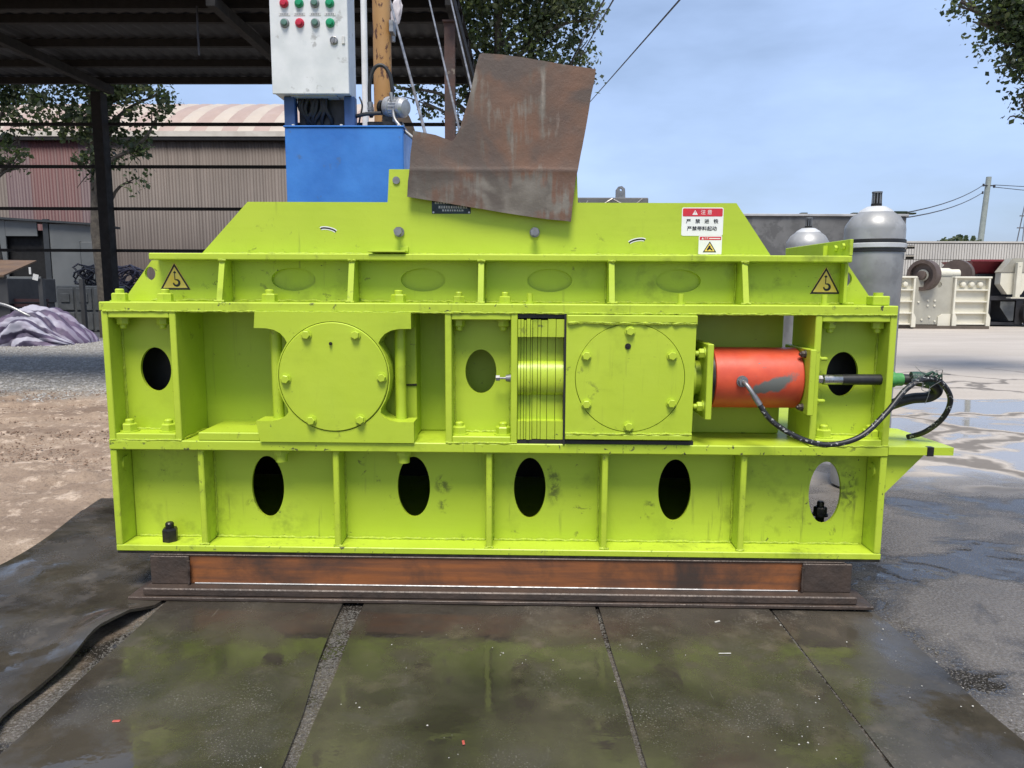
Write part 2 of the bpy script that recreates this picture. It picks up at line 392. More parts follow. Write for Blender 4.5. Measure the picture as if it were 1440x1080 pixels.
def ground_mat():
    k = NT('ground')
    x, y, z = k.xyz()
    warp = k.math('SUBTRACT', k.noise(0.55, 4, 0.55), 0.5)
    warp2 = k.math('SUBTRACT', k.noise(2.4, 5, 0.6), 0.5)
    # concrete yard
    c = k.mix(k.ramp(k.noise(1.0, 5, 0.6, vec=k.map((0.35, 1.1, 1))), 0.3, 0.7), (0.36, 0.315, 0.265), (0.46, 0.41, 0.355))
    c = k.mix(k.math('MULTIPLY', k.ramp(k.noise(30, 4), 0.5, 0.7), 0.3), c, (0.20, 0.18, 0.155))
    cv = k.n('ShaderNodeVectorMath', operation='ADD')
    nz = k.n('ShaderNodeTexNoise')
    nz.inputs['Scale'].default_value = 1.1
    nz.inputs['Detail'].default_value = 4
    k.t.links.new(k.pos, nz.inputs['Vector'])
    sc = k.n('ShaderNodeVectorMath', operation='SCALE')
    sc.inputs['Scale'].default_value = 1.3
    k.t.links.new(nz.outputs['Color'], sc.inputs[0])
    k.t.links.new(k.pos, cv.inputs[0])
    k.t.links.new(sc.outputs[0], cv.inputs[1])
    crack = k.voro(0.55, 'DISTANCE_TO_EDGE', k.map((0.8, 1.25, 1), vec=cv.outputs[0]))
    near = k.ramp(y, 11.0, 8.0)
    crk = k.math('MULTIPLY', k.ramp(crack, 0.045, 0.016), near)
    c = k.mix(k.math('MULTIPLY', crk, 0.8), c, (0.10, 0.085, 0.07))
    # standing water on the concrete
    pud = k.ramp(k.math('ADD', k.noise(0.62, 4, 0.5, vec=k.map((0.6, 1.5, 1), (3.1, 0.4, 0))), k.math('MULTIPLY', k.ramp(y, 8.5, 6.0), 0.10)), 0.585, 0.61)
    pud = k.math('MULTIPLY', pud, k.ramp(y, 9.0, 7.6))
    pud = k.math('MULTIPLY', pud, k.ramp(crack, 0.045, 0.09))
    c = k.mix(k.math('MULTIPLY', pud, 0.6), c, (0.14, 0.13, 0.12))
    rc = k.math('SUBTRACT', 0.75, k.math('MULTIPLY', pud, 0.70))
    # wet asphalt round the machine
    n1 = k.noise(1.5, 5, 0.6, dist=0.5)
    g = k.noise(85, 3, 0.6)
    a = k.mix(k.ramp(n1, 0.35, 0.65), (0.066, 0.056, 0.046), (0.118, 0.102, 0.086))
    a = k.mix(k.math('MULTIPLY', k.ramp(g, 0.50, 0.66), 0.75), a, (0.21, 0.195, 0.18))
    slick = k.ramp(k.noise(0.95, 5, 0.6, vec=k.map((1, 1.5, 1), (2.6, 5.3, 0)), dist=0.5), 0.47, 0.54)
    slick = k.math('MULTIPLY', slick, k.ramp(k.noise(120, 2), 0.62, 0.56))
    a = k.mix(slick, a, (0.024, 0.021, 0.018))
    ra = k.math('SUBTRACT', k.ramp(g, 0.4, 0.7, 0.20, 0.42), k.math('MULTIPLY', slick, 0.17))
    wet = k.ramp(k.math('ADD', y, k.math('ADD', k.math('MULTIPLY', warp, 1.6), k.math('MULTIPLY', warp2, 0.5))), 2.5, 1.7)
    col = k.mix(wet, c, a)
    rough = k.math('ADD', k.math('MULTIPLY', wet, ra), k.math('MULTIPLY', k.math('SUBTRACT', 1.0, wet), rc))
    # dirt and gravel on the left
    d = k.mix(k.ramp(k.noise(1.0, 6, 0.65, vec=k.map((0.9, 1.8, 1))), 0.35, 0.65), (0.33, 0.245, 0.175), (0.175, 0.122, 0.086))
    d = k.mix(k.ramp(k.noise(6.5, 6, 0.7), 0.53, 0.64), d, (0.46, 0.36, 0.275))
    d = k.mix(k.math('MULTIPLY', k.ramp(k.noise(45, 4), 0.52, 0.66), 0.5), d, (0.12, 0.085, 0.06))
    gr = k.mix(k.ramp(k.noise(26, 4, 0.7), 0.40, 0.60), (0.15, 0.138, 0.118), (0.32, 0.30, 0.265))
    gf = k.ramp(k.math('ADD', y, k.math('MULTIPLY', warp2, 2.4)), 5.2, 6.6)
    d = k.mix(gf, d, gr)
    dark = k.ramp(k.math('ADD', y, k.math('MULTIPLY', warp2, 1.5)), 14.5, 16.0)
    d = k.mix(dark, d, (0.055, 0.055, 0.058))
    df = k.ramp(k.math('ADD', x, k.math('MULTIPLY', warp2, 0.8)), -1.6, -1.9)
    col = k.mix(df, col, d)
    rough = k.math('ADD', k.math('MULTIPLY', df, 0.9), k.math('MULTIPLY', k.math('SUBTRACT', 1.0, df), rough))
    k.set(col, rough, 0, 0.5)
    h = k.math('MULTIPLY', k.noise(70, 3), k.math('ADD', k.math('MULTIPLY', k.math('MULTIPLY', wet, k.math('SUBTRACT', 1.0, slick)), 0.85), k.math('MULTIPLY', df, 0.5)))
    h = k.math('ADD', h, k.math('MULTIPLY', k.noise(3.5, 5, 0.6), k.math('ADD', 0.03, k.math('MULTIPLY', df, 1.8))))
    h = k.math('SUBTRACT', h, k.math('MULTIPLY', crk, 0.25))
    k.bump(h, 0.5, 0.03)
    return k.m
M['ground'] = ground_mat()

def wall_mat():
    k = NT('far_wall_tile')
    col = k.mix(k.ramp(k.noise(0.6, 4), 0.35, 0.65), (0.50, 0.475, 0.435), (0.42, 0.40, 0.365))
    return k.set(col, 0.7, 0)
M['far_wall'] = wall_mat()
M['far_joint'] = simple('far_wall_joint', (0.15, 0.14, 0.12), None, 2, 0.8)

# ------------------------------------------------------------------ geometry helpers
OFF = {}

class MB:
    def __init__(s):
        s.bm = bmesh.new()
    def box(s, x0, x1, y0, y1, z0, z1, bev=0.0, m=0, rot=None, piv=None):
        t = bmesh.new()
        bmesh.ops.create_cube(t, size=1.0)
        for v in t.verts:
            v.co = Vector(((x0+x1)/2+v.co.x*(x1-x0), (y0+y1)/2+v.co.y*(y1-y0), (z0+z1)/2+v.co.z*(z1-z0)))
        if bev:
            bev = min(bev, 0.45*min(abs(x1-x0), abs(y1-y0), abs(z1-z0)))
            bmesh.ops.bevel(t, geom=t.edges[:], offset=bev, segments=1, affect='EDGES', profile=0.5)
        if rot is not None:
            c = Vector(piv) if piv else Vector(((x0+x1)/2, (y0+y1)/2, (z0+z1)/2))
            for v in t.verts:
                v.co = rot @ (v.co-c)+c
        s.merge(t, m)
        return s
    def merge(s, t, m=0):
        t.verts.index_update()
        vs = [s.bm.verts.new(v.co) for v in t.verts]
        for f in t.faces:
            try:
                nf = s.bm.faces.new([vs[v.index] for v in f.verts])
                nf.material_index = m
            except ValueError:
                pass
        t.free()
    def faces(s, pts, fs, m=0):
        vs = [s.bm.verts.new(p) for p in pts]
        for f in fs:
            try:
                nf = s.bm.faces.new([vs[i] for i in f])
                nf.material_index = m
            except ValueError:
                pass
        return s
    def plate(s, outer, holes=(), a0=0.0, a1=0.01, plane='xz', m=0):
        """a flat plate with holes: outline in the plane, thickness from a0 to a1 along the third axis"""
        def P(u, v, a):
            return {'xz': (u, a, v), 'yz': (a, u, v), 'xy': (u, v, a)}[plane]
        t = bmesh.new()
        loops, edges = [], []
        for lp in [outer]+list(holes):
            vs = [t.verts.new(P(u, v, a0)) for u, v in lp]
            loops.append(vs)
            for i in range(len(vs)):
                edges.append(t.edges.new((vs[i], vs[(i+1) % len(vs)])))
        bmesh.ops.triangle_fill(t, use_beauty=True, use_dissolve=False, edges=edges)
        t.verts.index_update()
        front = list(t.faces)
        ax = {'xz': 1, 'yz': 0, 'xy': 2}[plane]
        back = {}
        for v in list(t.verts):
            c = v.co.copy()
            c[ax] = a1
            back[v] = t.verts.new(c)
        for f in front:
            t.faces.new([back[v] for v in reversed(f.verts)])
        for vs in loops:
            for i in range(len(vs)):
                a, b = vs[i], vs[(i+1) % len(vs)]
                t.faces.new((a, b, back[b], back[a]))
        bmesh.ops.recalc_face_normals(t, faces=t.faces[:])
        s.merge(t, m)
        return s
    def cyl(s, p0, p1, r0, r1=None, n=24, m=0, cap=True):
        p0, p1 = Vector(p0), Vector(p1)
        r1 = r0 if r1 is None else r1
        d = (p1-p0).normalized()
        a = d.orthogonal().normalized()
        b = d.cross(a)
        ring = lambda p, r: [p+(a*math.cos(2*PI*i/n)+b*math.sin(2*PI*i/n))*r for i in range(n)]
        fs = [(i, (i+1) % n, n+(i+1) % n, n+i) for i in range(n)]
        if cap:
            fs += [tuple(reversed(range(n))), tuple(range(n, 2*n))]
        return s.faces(ring(p0, r0)+ring(p1, r1), fs, m)
    def lathe(s, prof, origin, axis=(0, 0, 1), n=32, m=0):
        """prof: (radius, height) pairs along the axis"""
        o, d = Vector(origin), Vector(axis).normalized()
        a = d.orthogonal().normalized()
        b = d.cross(a)
        pts, fs = [], []
        for r, h in prof:
            for i in range(n):
                pts.append(o+d*h+(a*math.cos(2*PI*i/n)+b*math.sin(2*PI*i/n))*max(r, 1e-4))
        for j in range(len(prof)-1):
            for i in range(n):
                fs.append((j*n+i, j*n+(i+1) % n, (j+1)*n+(i+1) % n, (j+1)*n+i))
        fs += [tuple(reversed(range(n))), tuple(range((len(prof)-1)*n, len(prof)*n))]
        return s.faces(pts, fs, m)
    def tube(s, path, r, n=10, m=0, smooth=0):
        p = [Vector(q) for q in path]
        if smooth:
            q = []
            for i in range(len(p)-1):
                a, b, c, d = p[max(i-1, 0)], p[i], p[i+1], p[min(i+2, len(p)-1)]
                for k in range(smooth):
                    t = k/smooth
                    q.append(0.5*((2*b)+(c-a)*t+(2*a-5*b+4*c-d)*t*t+(3*b-a-3*c+d)*t**3))
            q.append(p[-1])
            p = q
        rs = r if isinstance(r, (list, tuple)) else [r]*len(p)
        if len(rs) != len(p):
            rs = [rs[0]+(rs[-1]-rs[0])*i/(len(p)-1) for i in range(len(p))]
        up = None
        pts, fs = [], []
        for i, c in enumerate(p):
            d = (p[min(i+1, len(p)-1)]-p[max(i-1, 0)]).normalized()
            up = d.orthogonal().normalized() if up is None else (up-d*up.dot(d)).normalized()
            b = d.cross(up)
            pts += [c+(up*math.cos(2*PI*j/n)+b*math.sin(2*PI*j/n))*rs[i] for j in range(n)]
        for i in range(len(p)-1):
            for j in range(n):
                fs.append((i*n+j, i*n+(j+1) % n, (i+1)*n+(j+1) % n, (i+1)*n+j))
        fs += [tuple(reversed(range(n))), tuple(range((len(p)-1)*n, len(p)*n))]
        return s.faces(pts, fs, m)
    def weld(s, p0, p1, r=0.006, m=0, n=6):
        """a bead with the ripples of hand welding"""
        p0, p1 = Vector(p0), Vector(p1)
        k = max(4, int((p1-p0).length/0.018))
        pts = [p0.lerp(p1, i/k)+Vector((random.uniform(-1, 1), random.uniform(-1, 1), random.uniform(-1, 1)))*r*0.35 for i in range(k+1)]
        return s.tube(pts, [r*random.uniform(0.65, 1.35) for _ in pts], n, m)
    def hexbolt(s, p, axis, r=0.033, h=0.026, stud=0.012, washer=True, m=0):
        p, d = Vector(p), Vector(axis).normalized()
        if washer:
            s.cyl(p-d*0.002, p+d*0.005, r*1.22, n=20, m=m)
            p = p+d*0.005
        s.cyl(p, p+d*h*0.86, r, n=6, m=m)
        s.cyl(p+d*h*0.86, p+d*h, r, r*0.86, n=6, m=m)
        if stud:
            s.cyl(p+d*h, p+d*(h+stud), r*0.55, n=14, m=m)
            s.cyl(p+d*(h+stud), p+d*(h+stud*1.3), r*0.55, r*0.42, n=14, m=m)
        return s
    def strip(s, pts, w, y, m=0):
        """a flat printed line in the xz plane"""
        P = [Vector((a, b)) for a, b in pts]
        L = []
        for i, c in enumerate(P):
            d = (P[min(i+1, len(P)-1)]-P[max(i-1, 0)]).normalized()
            nrm = Vector((-d.y, d.x))
            ww = w[i] if isinstance(w, (list, tuple)) else w
            L.append((c+nrm*ww/2, c-nrm*ww/2))
        pts3, fs = [], []
        for a, b in L:
            pts3 += [(a.x, y, a.y), (b.x, y, b.y)]
        for i in range(len(L)-1):
            fs.append((2*i, 2*i+1, 2*i+3, 2*i+2))
        return s.faces(pts3, fs, m)
    def text(s, body, x, y, z, size, m=0, sx=1.0, bold=0.0):
        """printed lettering on the xz plane, centred on x"""
        cu = bpy.data.curves.new('lettering', 'FONT')
        cu.body = body
        cu.size = size
        cu.align_x = 'CENTER'
        cu.align_y = 'CENTER'
        cu.offset = bold
        cu.resolution_u = 3
        ob = bpy.data.objects.new('lettering', cu)
        COL.objects.link(ob)
        dg = bpy.context.evaluated_depsgraph_get()
        me = bpy.data.meshes.new_from_object(ob.evaluated_get(dg))
        s.faces([(x+v.co.x*sx, y, z+v.co.y) for v in me.vertices], [tuple(p.vertices) for p in me.polygons], m)
        bpy.data.objects.remove(ob)
        bpy.data.meshes.remove(me)
        bpy.data.curves.remove(cu)
        return s
    def mesh(s, name, mats, off=None, sharp=35, recalc=True):
        bm = s.bm
        if recalc:
            bmesh.ops.recalc_face_normals(bm, faces=bm.faces[:])
        for f in bm.faces:
            f.smooth = True
        lim = R(sharp)
        for e in bm.edges:
            if len(e.link_faces) == 2 and e.calc_face_angle(0) > lim:
                e.smooth = False
        if off is not None:
            bmesh.ops.translate(bm, verts=bm.verts[:], vec=-Vector(off))
        me = bpy.data.meshes.new(name)
        bm.to_mesh(me)
        bm.free()
        for m in (mats if isinstance(mats, (list, tuple)) else [mats]):
            me.materials.append(M[m] if isinstance(m, str) else m)
        return me

def put(name, me, parent=None, loc=(0, 0, 0), rot=None):
    o = bpy.data.objects.new(name, me)
    COL.objects.link(o)
    o.location = loc
    if rot is not None:
        o.rotation_euler = rot
    if parent is not None:
        o.parent = parent
        OFF[o] = OFF.get(parent, Vector((0, 0, 0)))
    return o

def obj(name, mb, mats, parent=None, sharp=35, recalc=True):
    """link a builder as ONE mesh object; under a thing its coordinates are turned into the thing's own"""
    off = OFF.get(parent) if parent is not None else None
    return put(name, mb.mesh(name, mats, off, sharp, recalc), parent)

def tag(o, label=None, cat=None, group=None, kind=None):
    if label: o['label'] = label
    if cat: o['category'] = cat
    if group: o['group'] = group
    if kind: o['kind'] = kind
    return o

def thing(name, label, cat, loc=(0, 0, 0), group=None, rotz=0.0, local=False):
    """an Empty at the thing's base; local=True: its parts are built in its own coordinates"""
    o = bpy.data.objects.new(name, None)
    COL.objects.link(o)
    o.empty_display_size = 0.2
    o.location = loc
    o.rotation_euler = (0, 0, rotz)
    OFF[o] = Vector((0, 0, 0)) if local else Vector(loc)
    return tag(o, label, cat, group)

def solo(name, mb, mats, label, cat, base, group=None, sharp=35):
    """a thing that is one mesh, its origin at its base"""
    o = put(name, mb.mesh(name, mats, base, sharp), None, base)
    return tag(o, label, cat, group)

def piece(name, me, world, parent, rot=None):
    return put(name, me, parent, Vector(world)-OFF[parent], rot)

def ell(cx, cz, rx, rz, n=36):
    return [(cx+rx*math.cos(2*PI*i/n), cz+rz*math.sin(2*PI*i/n)) for i in range(n)]

def rrect(x0, x1, z0, z1, r, n=4):
    out = []
    for cx, cz, a in ((x1-r, z1-r, 0), (x0+r, z1-r, 90), (x0+r, z0+r, 180), (x1-r, z0+r, 270)):
        for i in range(n+1):
            t = R(a+90*i/n)
            out.append((cx+r*math.cos(t), cz+r*math.sin(t)))
    return out

# ------------------------------------------------------------------ the setting
g = MB()
g.faces([(-500, -300, 0), (500, -300, 0), (500, 900, 0), (-500, 900, 0)], [(0, 1, 2, 3)])
tag(obj('ground', g, 'ground'), kind='structure')

# rutted dirt on the left: real relief, sinking below the ground sheet at its borders
def dirt_relief():
    mb = MB()
    nx, ny = 210, 190
    pts, fs = [], []
    for j in range(ny+1):
        y = 1.0+5.6*j/ny
        for i in range(nx+1):
            x0, x1 = -2.0-0.95*y-0.6, -1.72-0.30*(y-1.0)*0.6
            x = x0+(x1-x0)*i/nx
            e = min(1.0, i/22, (nx-i)/22, j/24, (ny-j)/34)
            h = 0.045*noise.fractal(Vector((x*1.1, y*2.2, 0.0)), 0.9, 2.1, 6)+0.040*abs(noise.noise(Vector((x*3.0, y*4.5, 2.0))))+0.016*abs(noise.noise(Vector((x*9, y*12, 3))))+0.008*noise.noise(Vector((x*26, y*26, 5)))
            pts.append((x, y, -0.012+e*(0.022+h)))
    n = nx+1
    for j in range(ny):
        for i in range(nx):
            a = j*n+i
            fs.append((a, a+1, a+n+1, a+n))
    mb.faces(pts, fs)
    return mb
tag(obj('dirt', dirt_relief(), 'ground', sharp=80), kind='structure')

# loose stones on the dirt and gravel, left of the machine
def stones(name, n, area, size, mat, kind='stuff'):
    vs, fs = [], []
    base = [(1, 0, 0), (-1, 0, 0), (0, 1, 0), (0, -1, 0), (0, 0, 1), (0, 0, -1)]
    tri = [(0, 2, 4), (2, 1, 4), (1, 3, 4), (3, 0, 4), (2, 0, 5), (1, 2, 5), (3, 1, 5), (0, 3, 5)]
    for _ in range(n):
        x, y = area()
        r = random.uniform(*size)*random.choice((0.6, 0.8, 1, 1.3))
        a = random.random()*PI
        o = len(vs)
        for p in base:
            px, py = p[0]*math.cos(a)-p[1]*math.sin(a), p[0]*math.sin(a)+p[1]*math.cos(a)
            vs.append((x+px*r*random.uniform(.6, 1.2), y+py*r*random.uniform(.6, 1.2), r*0.15+p[2]*r*random.uniform(.4, .7)))
        fs += [tuple(o+i for i in t) for t in tri]
    me = bpy.data.meshes.new(name)
    me.from_pydata(vs, [], fs)
    me.materials.append(M[mat])
    return tag(put(name, me), kind=kind)
def gravel_area():
    y = 5.2+9.5*random.random()**0.8
    return (random.uniform(-2.2-y*0.75, -2.0-y*0.38), y)
M['stone'] = simple('grey_stone', (0.40, 0.385, 0.36), (0.22, 0.21, 0.20), 5, 0.85)
M['clod'] = simple('dirt_clod', (0.27, 0.185, 0.13), (0.16, 0.105, 0.075), 3, 0.95)
stones('gravel', 9000, gravel_area, (0.012, 0.03), 'stone')
def dirt_area():
    y = 1.85+4.4*random.random()
    return (random.uniform(-2.4-y*0.85, -1.75-y*0.25), y)
stones('dirt_clods', 5200, dirt_area, (0.004, 0.014), 'clod').location.z = 0.018

# ------------------------------------------------------------------ rubber belts laid on the ground
def belt(name, label, left, right, y0, y1, z0=0.004, th=0.010, lift=None, nx=16, ny=44):
    """left/right: functions of y giving the edges; lift(u, y): extra height"""
    mb = MB()
    top, bot = [], []
    for j in range(ny+1):
        y = y0+(y1-y0)*j/ny
        for i in range(nx+1):
            u = i/nx
            x = left(y)+(right(y)-left(y))*u
            h = z0+(lift(u, y) if lift else 0.0)
            edge = j in (0, ny) or i in (0, nx)
            wob = 0.0 if edge else 0.0035*noise.noise(Vector((x*3, y*3, z0*50)))
            top.append((x, y, h+th+wob))
            bot.append((x, y, h))
    n = nx+1
    N = len(top)
    fs = []
    for j in range(ny):
        for i in range(nx):
            a = j*n+i
            fs.append((a, a+1, a+n+1, a+n))
            fs.append((N+a, N+a+n, N+a+n+1, N+a+1))
    for j in range(ny):
        a, b = j*n, (j+1)*n
        fs.append((a, b, N+b, N+a))
        a, b = j*n+nx, (j+1)*n+nx
        fs.append((b, a, N+a, N+b))
    for i in range(nx):
        fs.append((i+1, i, N+i, N+i+1))
        a = ny*n+i
        fs.append((a, a+1, N+a+1, N+a))
    mb.faces(top+bot, fs)
    xm = (left(0)+right(0))/2
    return solo(name, mb, 'mat', label, 'rubber mat', (xm, (y0+y1)/2, z0), 'rubber belts on the ground')
def wav(a, s, k, amp): return lambda y: a+s*y+amp*noise.noise(Vector((y*2.2, k*7.1, 0.3)))
belt('rubber_mat', 'rust-stained wet rubber sheet below the left bearing, right of the curling sheet', wav(-1.585, -0.03, 1, 0.015), wav(-0.805, -0.085, 2, 0.02), -1.9, 0.55)
belt('rubber_mat', 'wet rubber sheet below the grey pack of thin plates, between the two gravelly joints', wav(-0.712, -0.045, 3, 0.010), wav(0.300, -0.035, 4, 0.006), -1.9, 0.55)
belt('rubber_mat', 'wet rubber sheet below the red cylinder, between the gravelly joint and the long dark seam', wav(0.318, -0.035, 5, 0.006), wav(1.055, -0.01, 6, 0.005), -1.9, 0.55)
belt('rubber_mat', 'gritty rubber sheet fading into the wet asphalt below the right end of the beam', wav(1.070, -0.01, 7, 0.005), wav(1.50, -0.05, 8, 0.03), -1.9, 0.5, 0.001, 0.005)
def curl(u, y):
    k = max(0.0, (u-0.72)/0.28)**2
    hump = 0.5+0.5*math.sin((y+0.62)*5.2)
    return k*(0.010+0.042*hump)*max(0.0, min(1.0, (-0.12-y)*6))+0.012*(0.5+noise.noise(Vector((u*2.5, y*1.4, 2))))*(1 if y < 1.2 else 0.4)
def right_a(y):
    pts = [(-2.2, -1.50), (-1.18, -1.60), (-0.95, -1.665), (-0.68, -1.65), (-0.44, -1.675), (-0.29, -1.635), (-0.08, -1.60), (0.5, -1.6), (2.2, -1.62)]
    for (a, xa), (b, xb) in zip(pts, pts[1:]):
        if a <= y <= b:
            t = (y-a)/(b-a)
            t = t*t*(3-2*t)
            return xa+(xb-xa)*t
    return pts[-1][1]
belt('rubber_mat', 'large wet black rubber sheet with a curling edge at the far left of the machine', lambda y: -2.62-0.06*y+0.05*math.sin(y*3), right_a, -1.9, 1.45, 0.004, 0.012, curl, 26, 70)

# gravel in the joints between the sheets and litter on them
def joint_area():
    y = random.uniform(-1.4, -0.12)
    c, w = random.choice(((-1.605, 0.02), (-0.75, 0.035), (-0.75, 0.035), (0.309, 0.016), (1.06, 0.006), (1.50, 0.10)))
    return (c-0.03*y+random.uniform(-w, w), y)
M['grit'] = simple('dark_grit', (0.11, 0.10, 0.085), (0.06, 0.055, 0.048), 30, 0.7)
stones('grit', 4200, joint_area, (0.0025, 0.006), 'grit')
LC = [(random.uniform(-1.5, 1.9), -0.15-1.1*random.random()) for _ in range(26)]
def litter_area():
    c = random.choice(LC)
    return (c[0]+random.gauss(0, 0.07), min(-0.09, c[1]+random.gauss(0, 0.06)))
lit = []
me_s = MB().box(-1, 1, -1, 1, -0.3, 0.3, 0.2).mesh('pale_chip', 'speck')
o_lit = stones('litter', 170, lambda: (lambda p: (p[0], p[1]))(litter_area()), (0.0012, 0.0036), 'speck')
o_lit.location.z = 0.014
for k, (x, y, s, r, m, lab) in enumerate((
        (0.80, -0.21, (0.013, 0.004, 0.0015), 0.5, 'speck', 'small white strip of litter on the sheet below the red cylinder, near the beam'),
        (0.76, -0.48, (0.024, 0.002, 0.0015), 0.05, 'speck', 'thin pale straw lying on the sheet below the red cylinder'),
        (-1.30, -0.98, (0.012, 0.005, 0.0015), 0.1, 'red_scrap', 'red scrap lying on the rust-stained left sheet'),
        (-0.185, -1.06, (0.004, 0.010, 0.0015), 0.2, 'red_scrap', 'red scrap lying on the middle rubber sheet'),
        (1.74, -0.72, (0.016, 0.006, 0.0015), -0.6, 'speck', 'white flake lying on the wet asphalt at the far right'))):
    mb = MB().box(-s[0], s[0], -s[1], s[1], 0, 2*s[2], 0.001, rot=Matrix.Rotation(r, 3, 'Z'), piv=(0, 0, 0))
    tag(put('litter_scrap', mb.mesh('litter_scrap', m), None, (x, y, 0.0155 if x < 1.1 else 0.002)), lab, 'litter', 'scraps of litter on the ground')

# ------------------------------------------------------------------ the base beams
def base_beam(y, label, flip=1):
    b = thing('steel_beam', label, 'steel beam', (-0.12, y+0.02, 0.0165), 'steel base beams')
    f = flip
    yy = lambda a, c: (min(y+a*f, y+c*f), max(y+a*f, y+c*f))
    obj('bottom_plate', MB().box(-1.75, 1.505, *yy(-0.06, 0.14), 0.0165, 0.031, 0.002), 'beam_dark', b)
    obj('lower_flange', MB().box(-1.69, 1.44, *yy(-0.045, 0.12), 0.0315, 0.066, 0.005), 'beam_dark', b)
    obj('web', MB().box(-1.66, 1.41, *yy(0.016, 0.03), 0.0665, 0.196, 0.002), 'beam_web', b)
    obj('upper_flange', MB().box(-1.66, 1.40, *yy(0.010, 0.11), 0.1965, 0.2035, 0.002), 'beam_dark', b)
    obj('worn_edge_glint', MB().tube([(-1.48, y+0.012*f, 0.069), (1.2, y+0.012*f, 0.069)], 0.0035, 6), 'zinc', b)  # pale strip added as the bright line where the worn edge catches sky
    for x0, x1 in ((-1.675, -1.50), (1.215, 1.43)):
        obj('end_plate', MB().box(x0, x1, *yy(0.004, 0.0155), 0.0665, 0.196, 0.003), 'beam_dark', b)
    m = MB().weld((-1.50, y-0.004*f, 0.07), (-1.50, y-0.004*f, 0.18), 0.006).weld((1.213, y-0.004*f, 0.07), (1.213, y-0.004*f, 0.18), 0.006)
    obj('weld_bead', m, 'beam_dark', b)
    return b
base_beam(-0.02, 'long rusty steel beam lying under the front edge of the green crusher')
base_beam(1.20, 'rusty steel beam under the rear of the green crusher, mostly hidden', -1)

# ------------------------------------------------------------------ the roller crusher
CR = thing('roller_crusher', 'large lime green double roller crusher standing on rusty beams', 'crusher', (-0.13, 0.65, 0.204))
BV = 0.003
FRZ = 0.2125

# lower beam: web with five oval holes between flanges
lower = obj('lower_frame', (lambda mb: (
    mb.plate([(-1.80, FRZ+0.03), (1.525, FRZ+0.03), (1.525, 0.675), (-1.80, 0.675)],
             [ell(-1.18, 0.482, 0.074, 0.143), ell(-0.511, 0.487, 0.074, 0.141), ell(0.017, 0.487, 0.072, 0.141), ell(0.672, 0.484, 0.074, 0.143), ell(1.346, 0.48, 0.072, 0.143)], 0.12, 0.135),
    mb.box(-1.832, 1.558, 0, 0.30, FRZ, FRZ+0.028, BV), mb.box(-1.832, 1.06, 0.301, 1.29, FRZ, FRZ+0.028, BV),
    mb.box(-1.832, -1.803, 0.001, 1.28, FRZ+0.029, 0.674, BV),
    mb.box(1.527, 1.556, 0.001, 0.30, FRZ+0.029, 0.674, BV), mb)[-1])(MB()), 'paint_worn', CR)
obj('middle_flange', MB().box(-1.832, 1.556, -0.004, 1.29, 0.676, 0.7185, 0.004), 'paint_worn', CR)
for xt in (-1.437, -0.838, -0.163, 0.345, 0.948):
    obj('stiffener', MB().box(xt-0.013, xt+0.013, 0.012, 0.118, FRZ+0.03, 0.674, 0.004), 'paint_worn', lower)
mb = MB()
xs = [-1.80, -1.437, -0.838, -0.163, 0.345, 0.948, 1.525]
for a, b in zip(xs, xs[1:]):
    mb.weld((a+0.02, 0.117, FRZ+0.031), (b-0.02, 0.117, FRZ+0.031), 0.007)
for x in xs[1:-1]:
    mb.weld((x-0.016, 0.116, FRZ+0.05), (x-0.016, 0.116, 0.66), 0.005)
    mb.weld((x+0.016, 0.116, FRZ+0.05), (x+0.016, 0.116, 0.66), 0.005)
    mb.weld((x-0.02, 0.014, FRZ+0.030), (x+0.02, 0.014, FRZ+0.030), 0.008)
    mb.weld((x-0.02, 0.014, 0.674), (x+0.02, 0.014, 0.674), 0.007)
obj('weld_bead', mb, 'weld', lower)
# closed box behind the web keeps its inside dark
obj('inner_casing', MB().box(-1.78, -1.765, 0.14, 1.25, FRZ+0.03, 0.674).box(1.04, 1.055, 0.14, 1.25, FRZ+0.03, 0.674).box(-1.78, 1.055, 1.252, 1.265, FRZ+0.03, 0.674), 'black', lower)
obj('sole_plate', MB().box(-1.825, 1.552, -0.003, 0.30, 0.204, 0.212), 'black_oily', lower)
# dark anchor nut standing on the lower flange
mb = MB().hexbolt((-1.615, 0.06, FRZ+0.028), (0, 0, 1), 0.034, 0.062, 0.020, washer=False)
obj('anchor_nut', mb, 'black_oily', lower)
obj('anchor_nut', MB().hexbolt((1.375, 0.23, FRZ+0.13), (0, 0, 1), 0.03, 0.035, 0.02).cyl((1.375, 0.23, FRZ+0.03), (1.375, 0.23, FRZ+0.13), 0.02, n=12), 'black_oily', lower)
# lifting hole ring on the inside of the left end plate
obj('ring', MB().lathe([(0.02, 0), (0.032, 0.0), (0.032, 0.008), (0.02, 0.008)], (-1.803, 0.07, 0.60), (1, 0, 0), 20), 'paint', lower)
obj('ring', MB().lathe([(0.02, 0), (0.032, 0.0), (0.032, 0.008), (0.02, 0.008)], (1.527, 0.07, 0.60), (-1, 0, 0), 20), 'paint', lower)

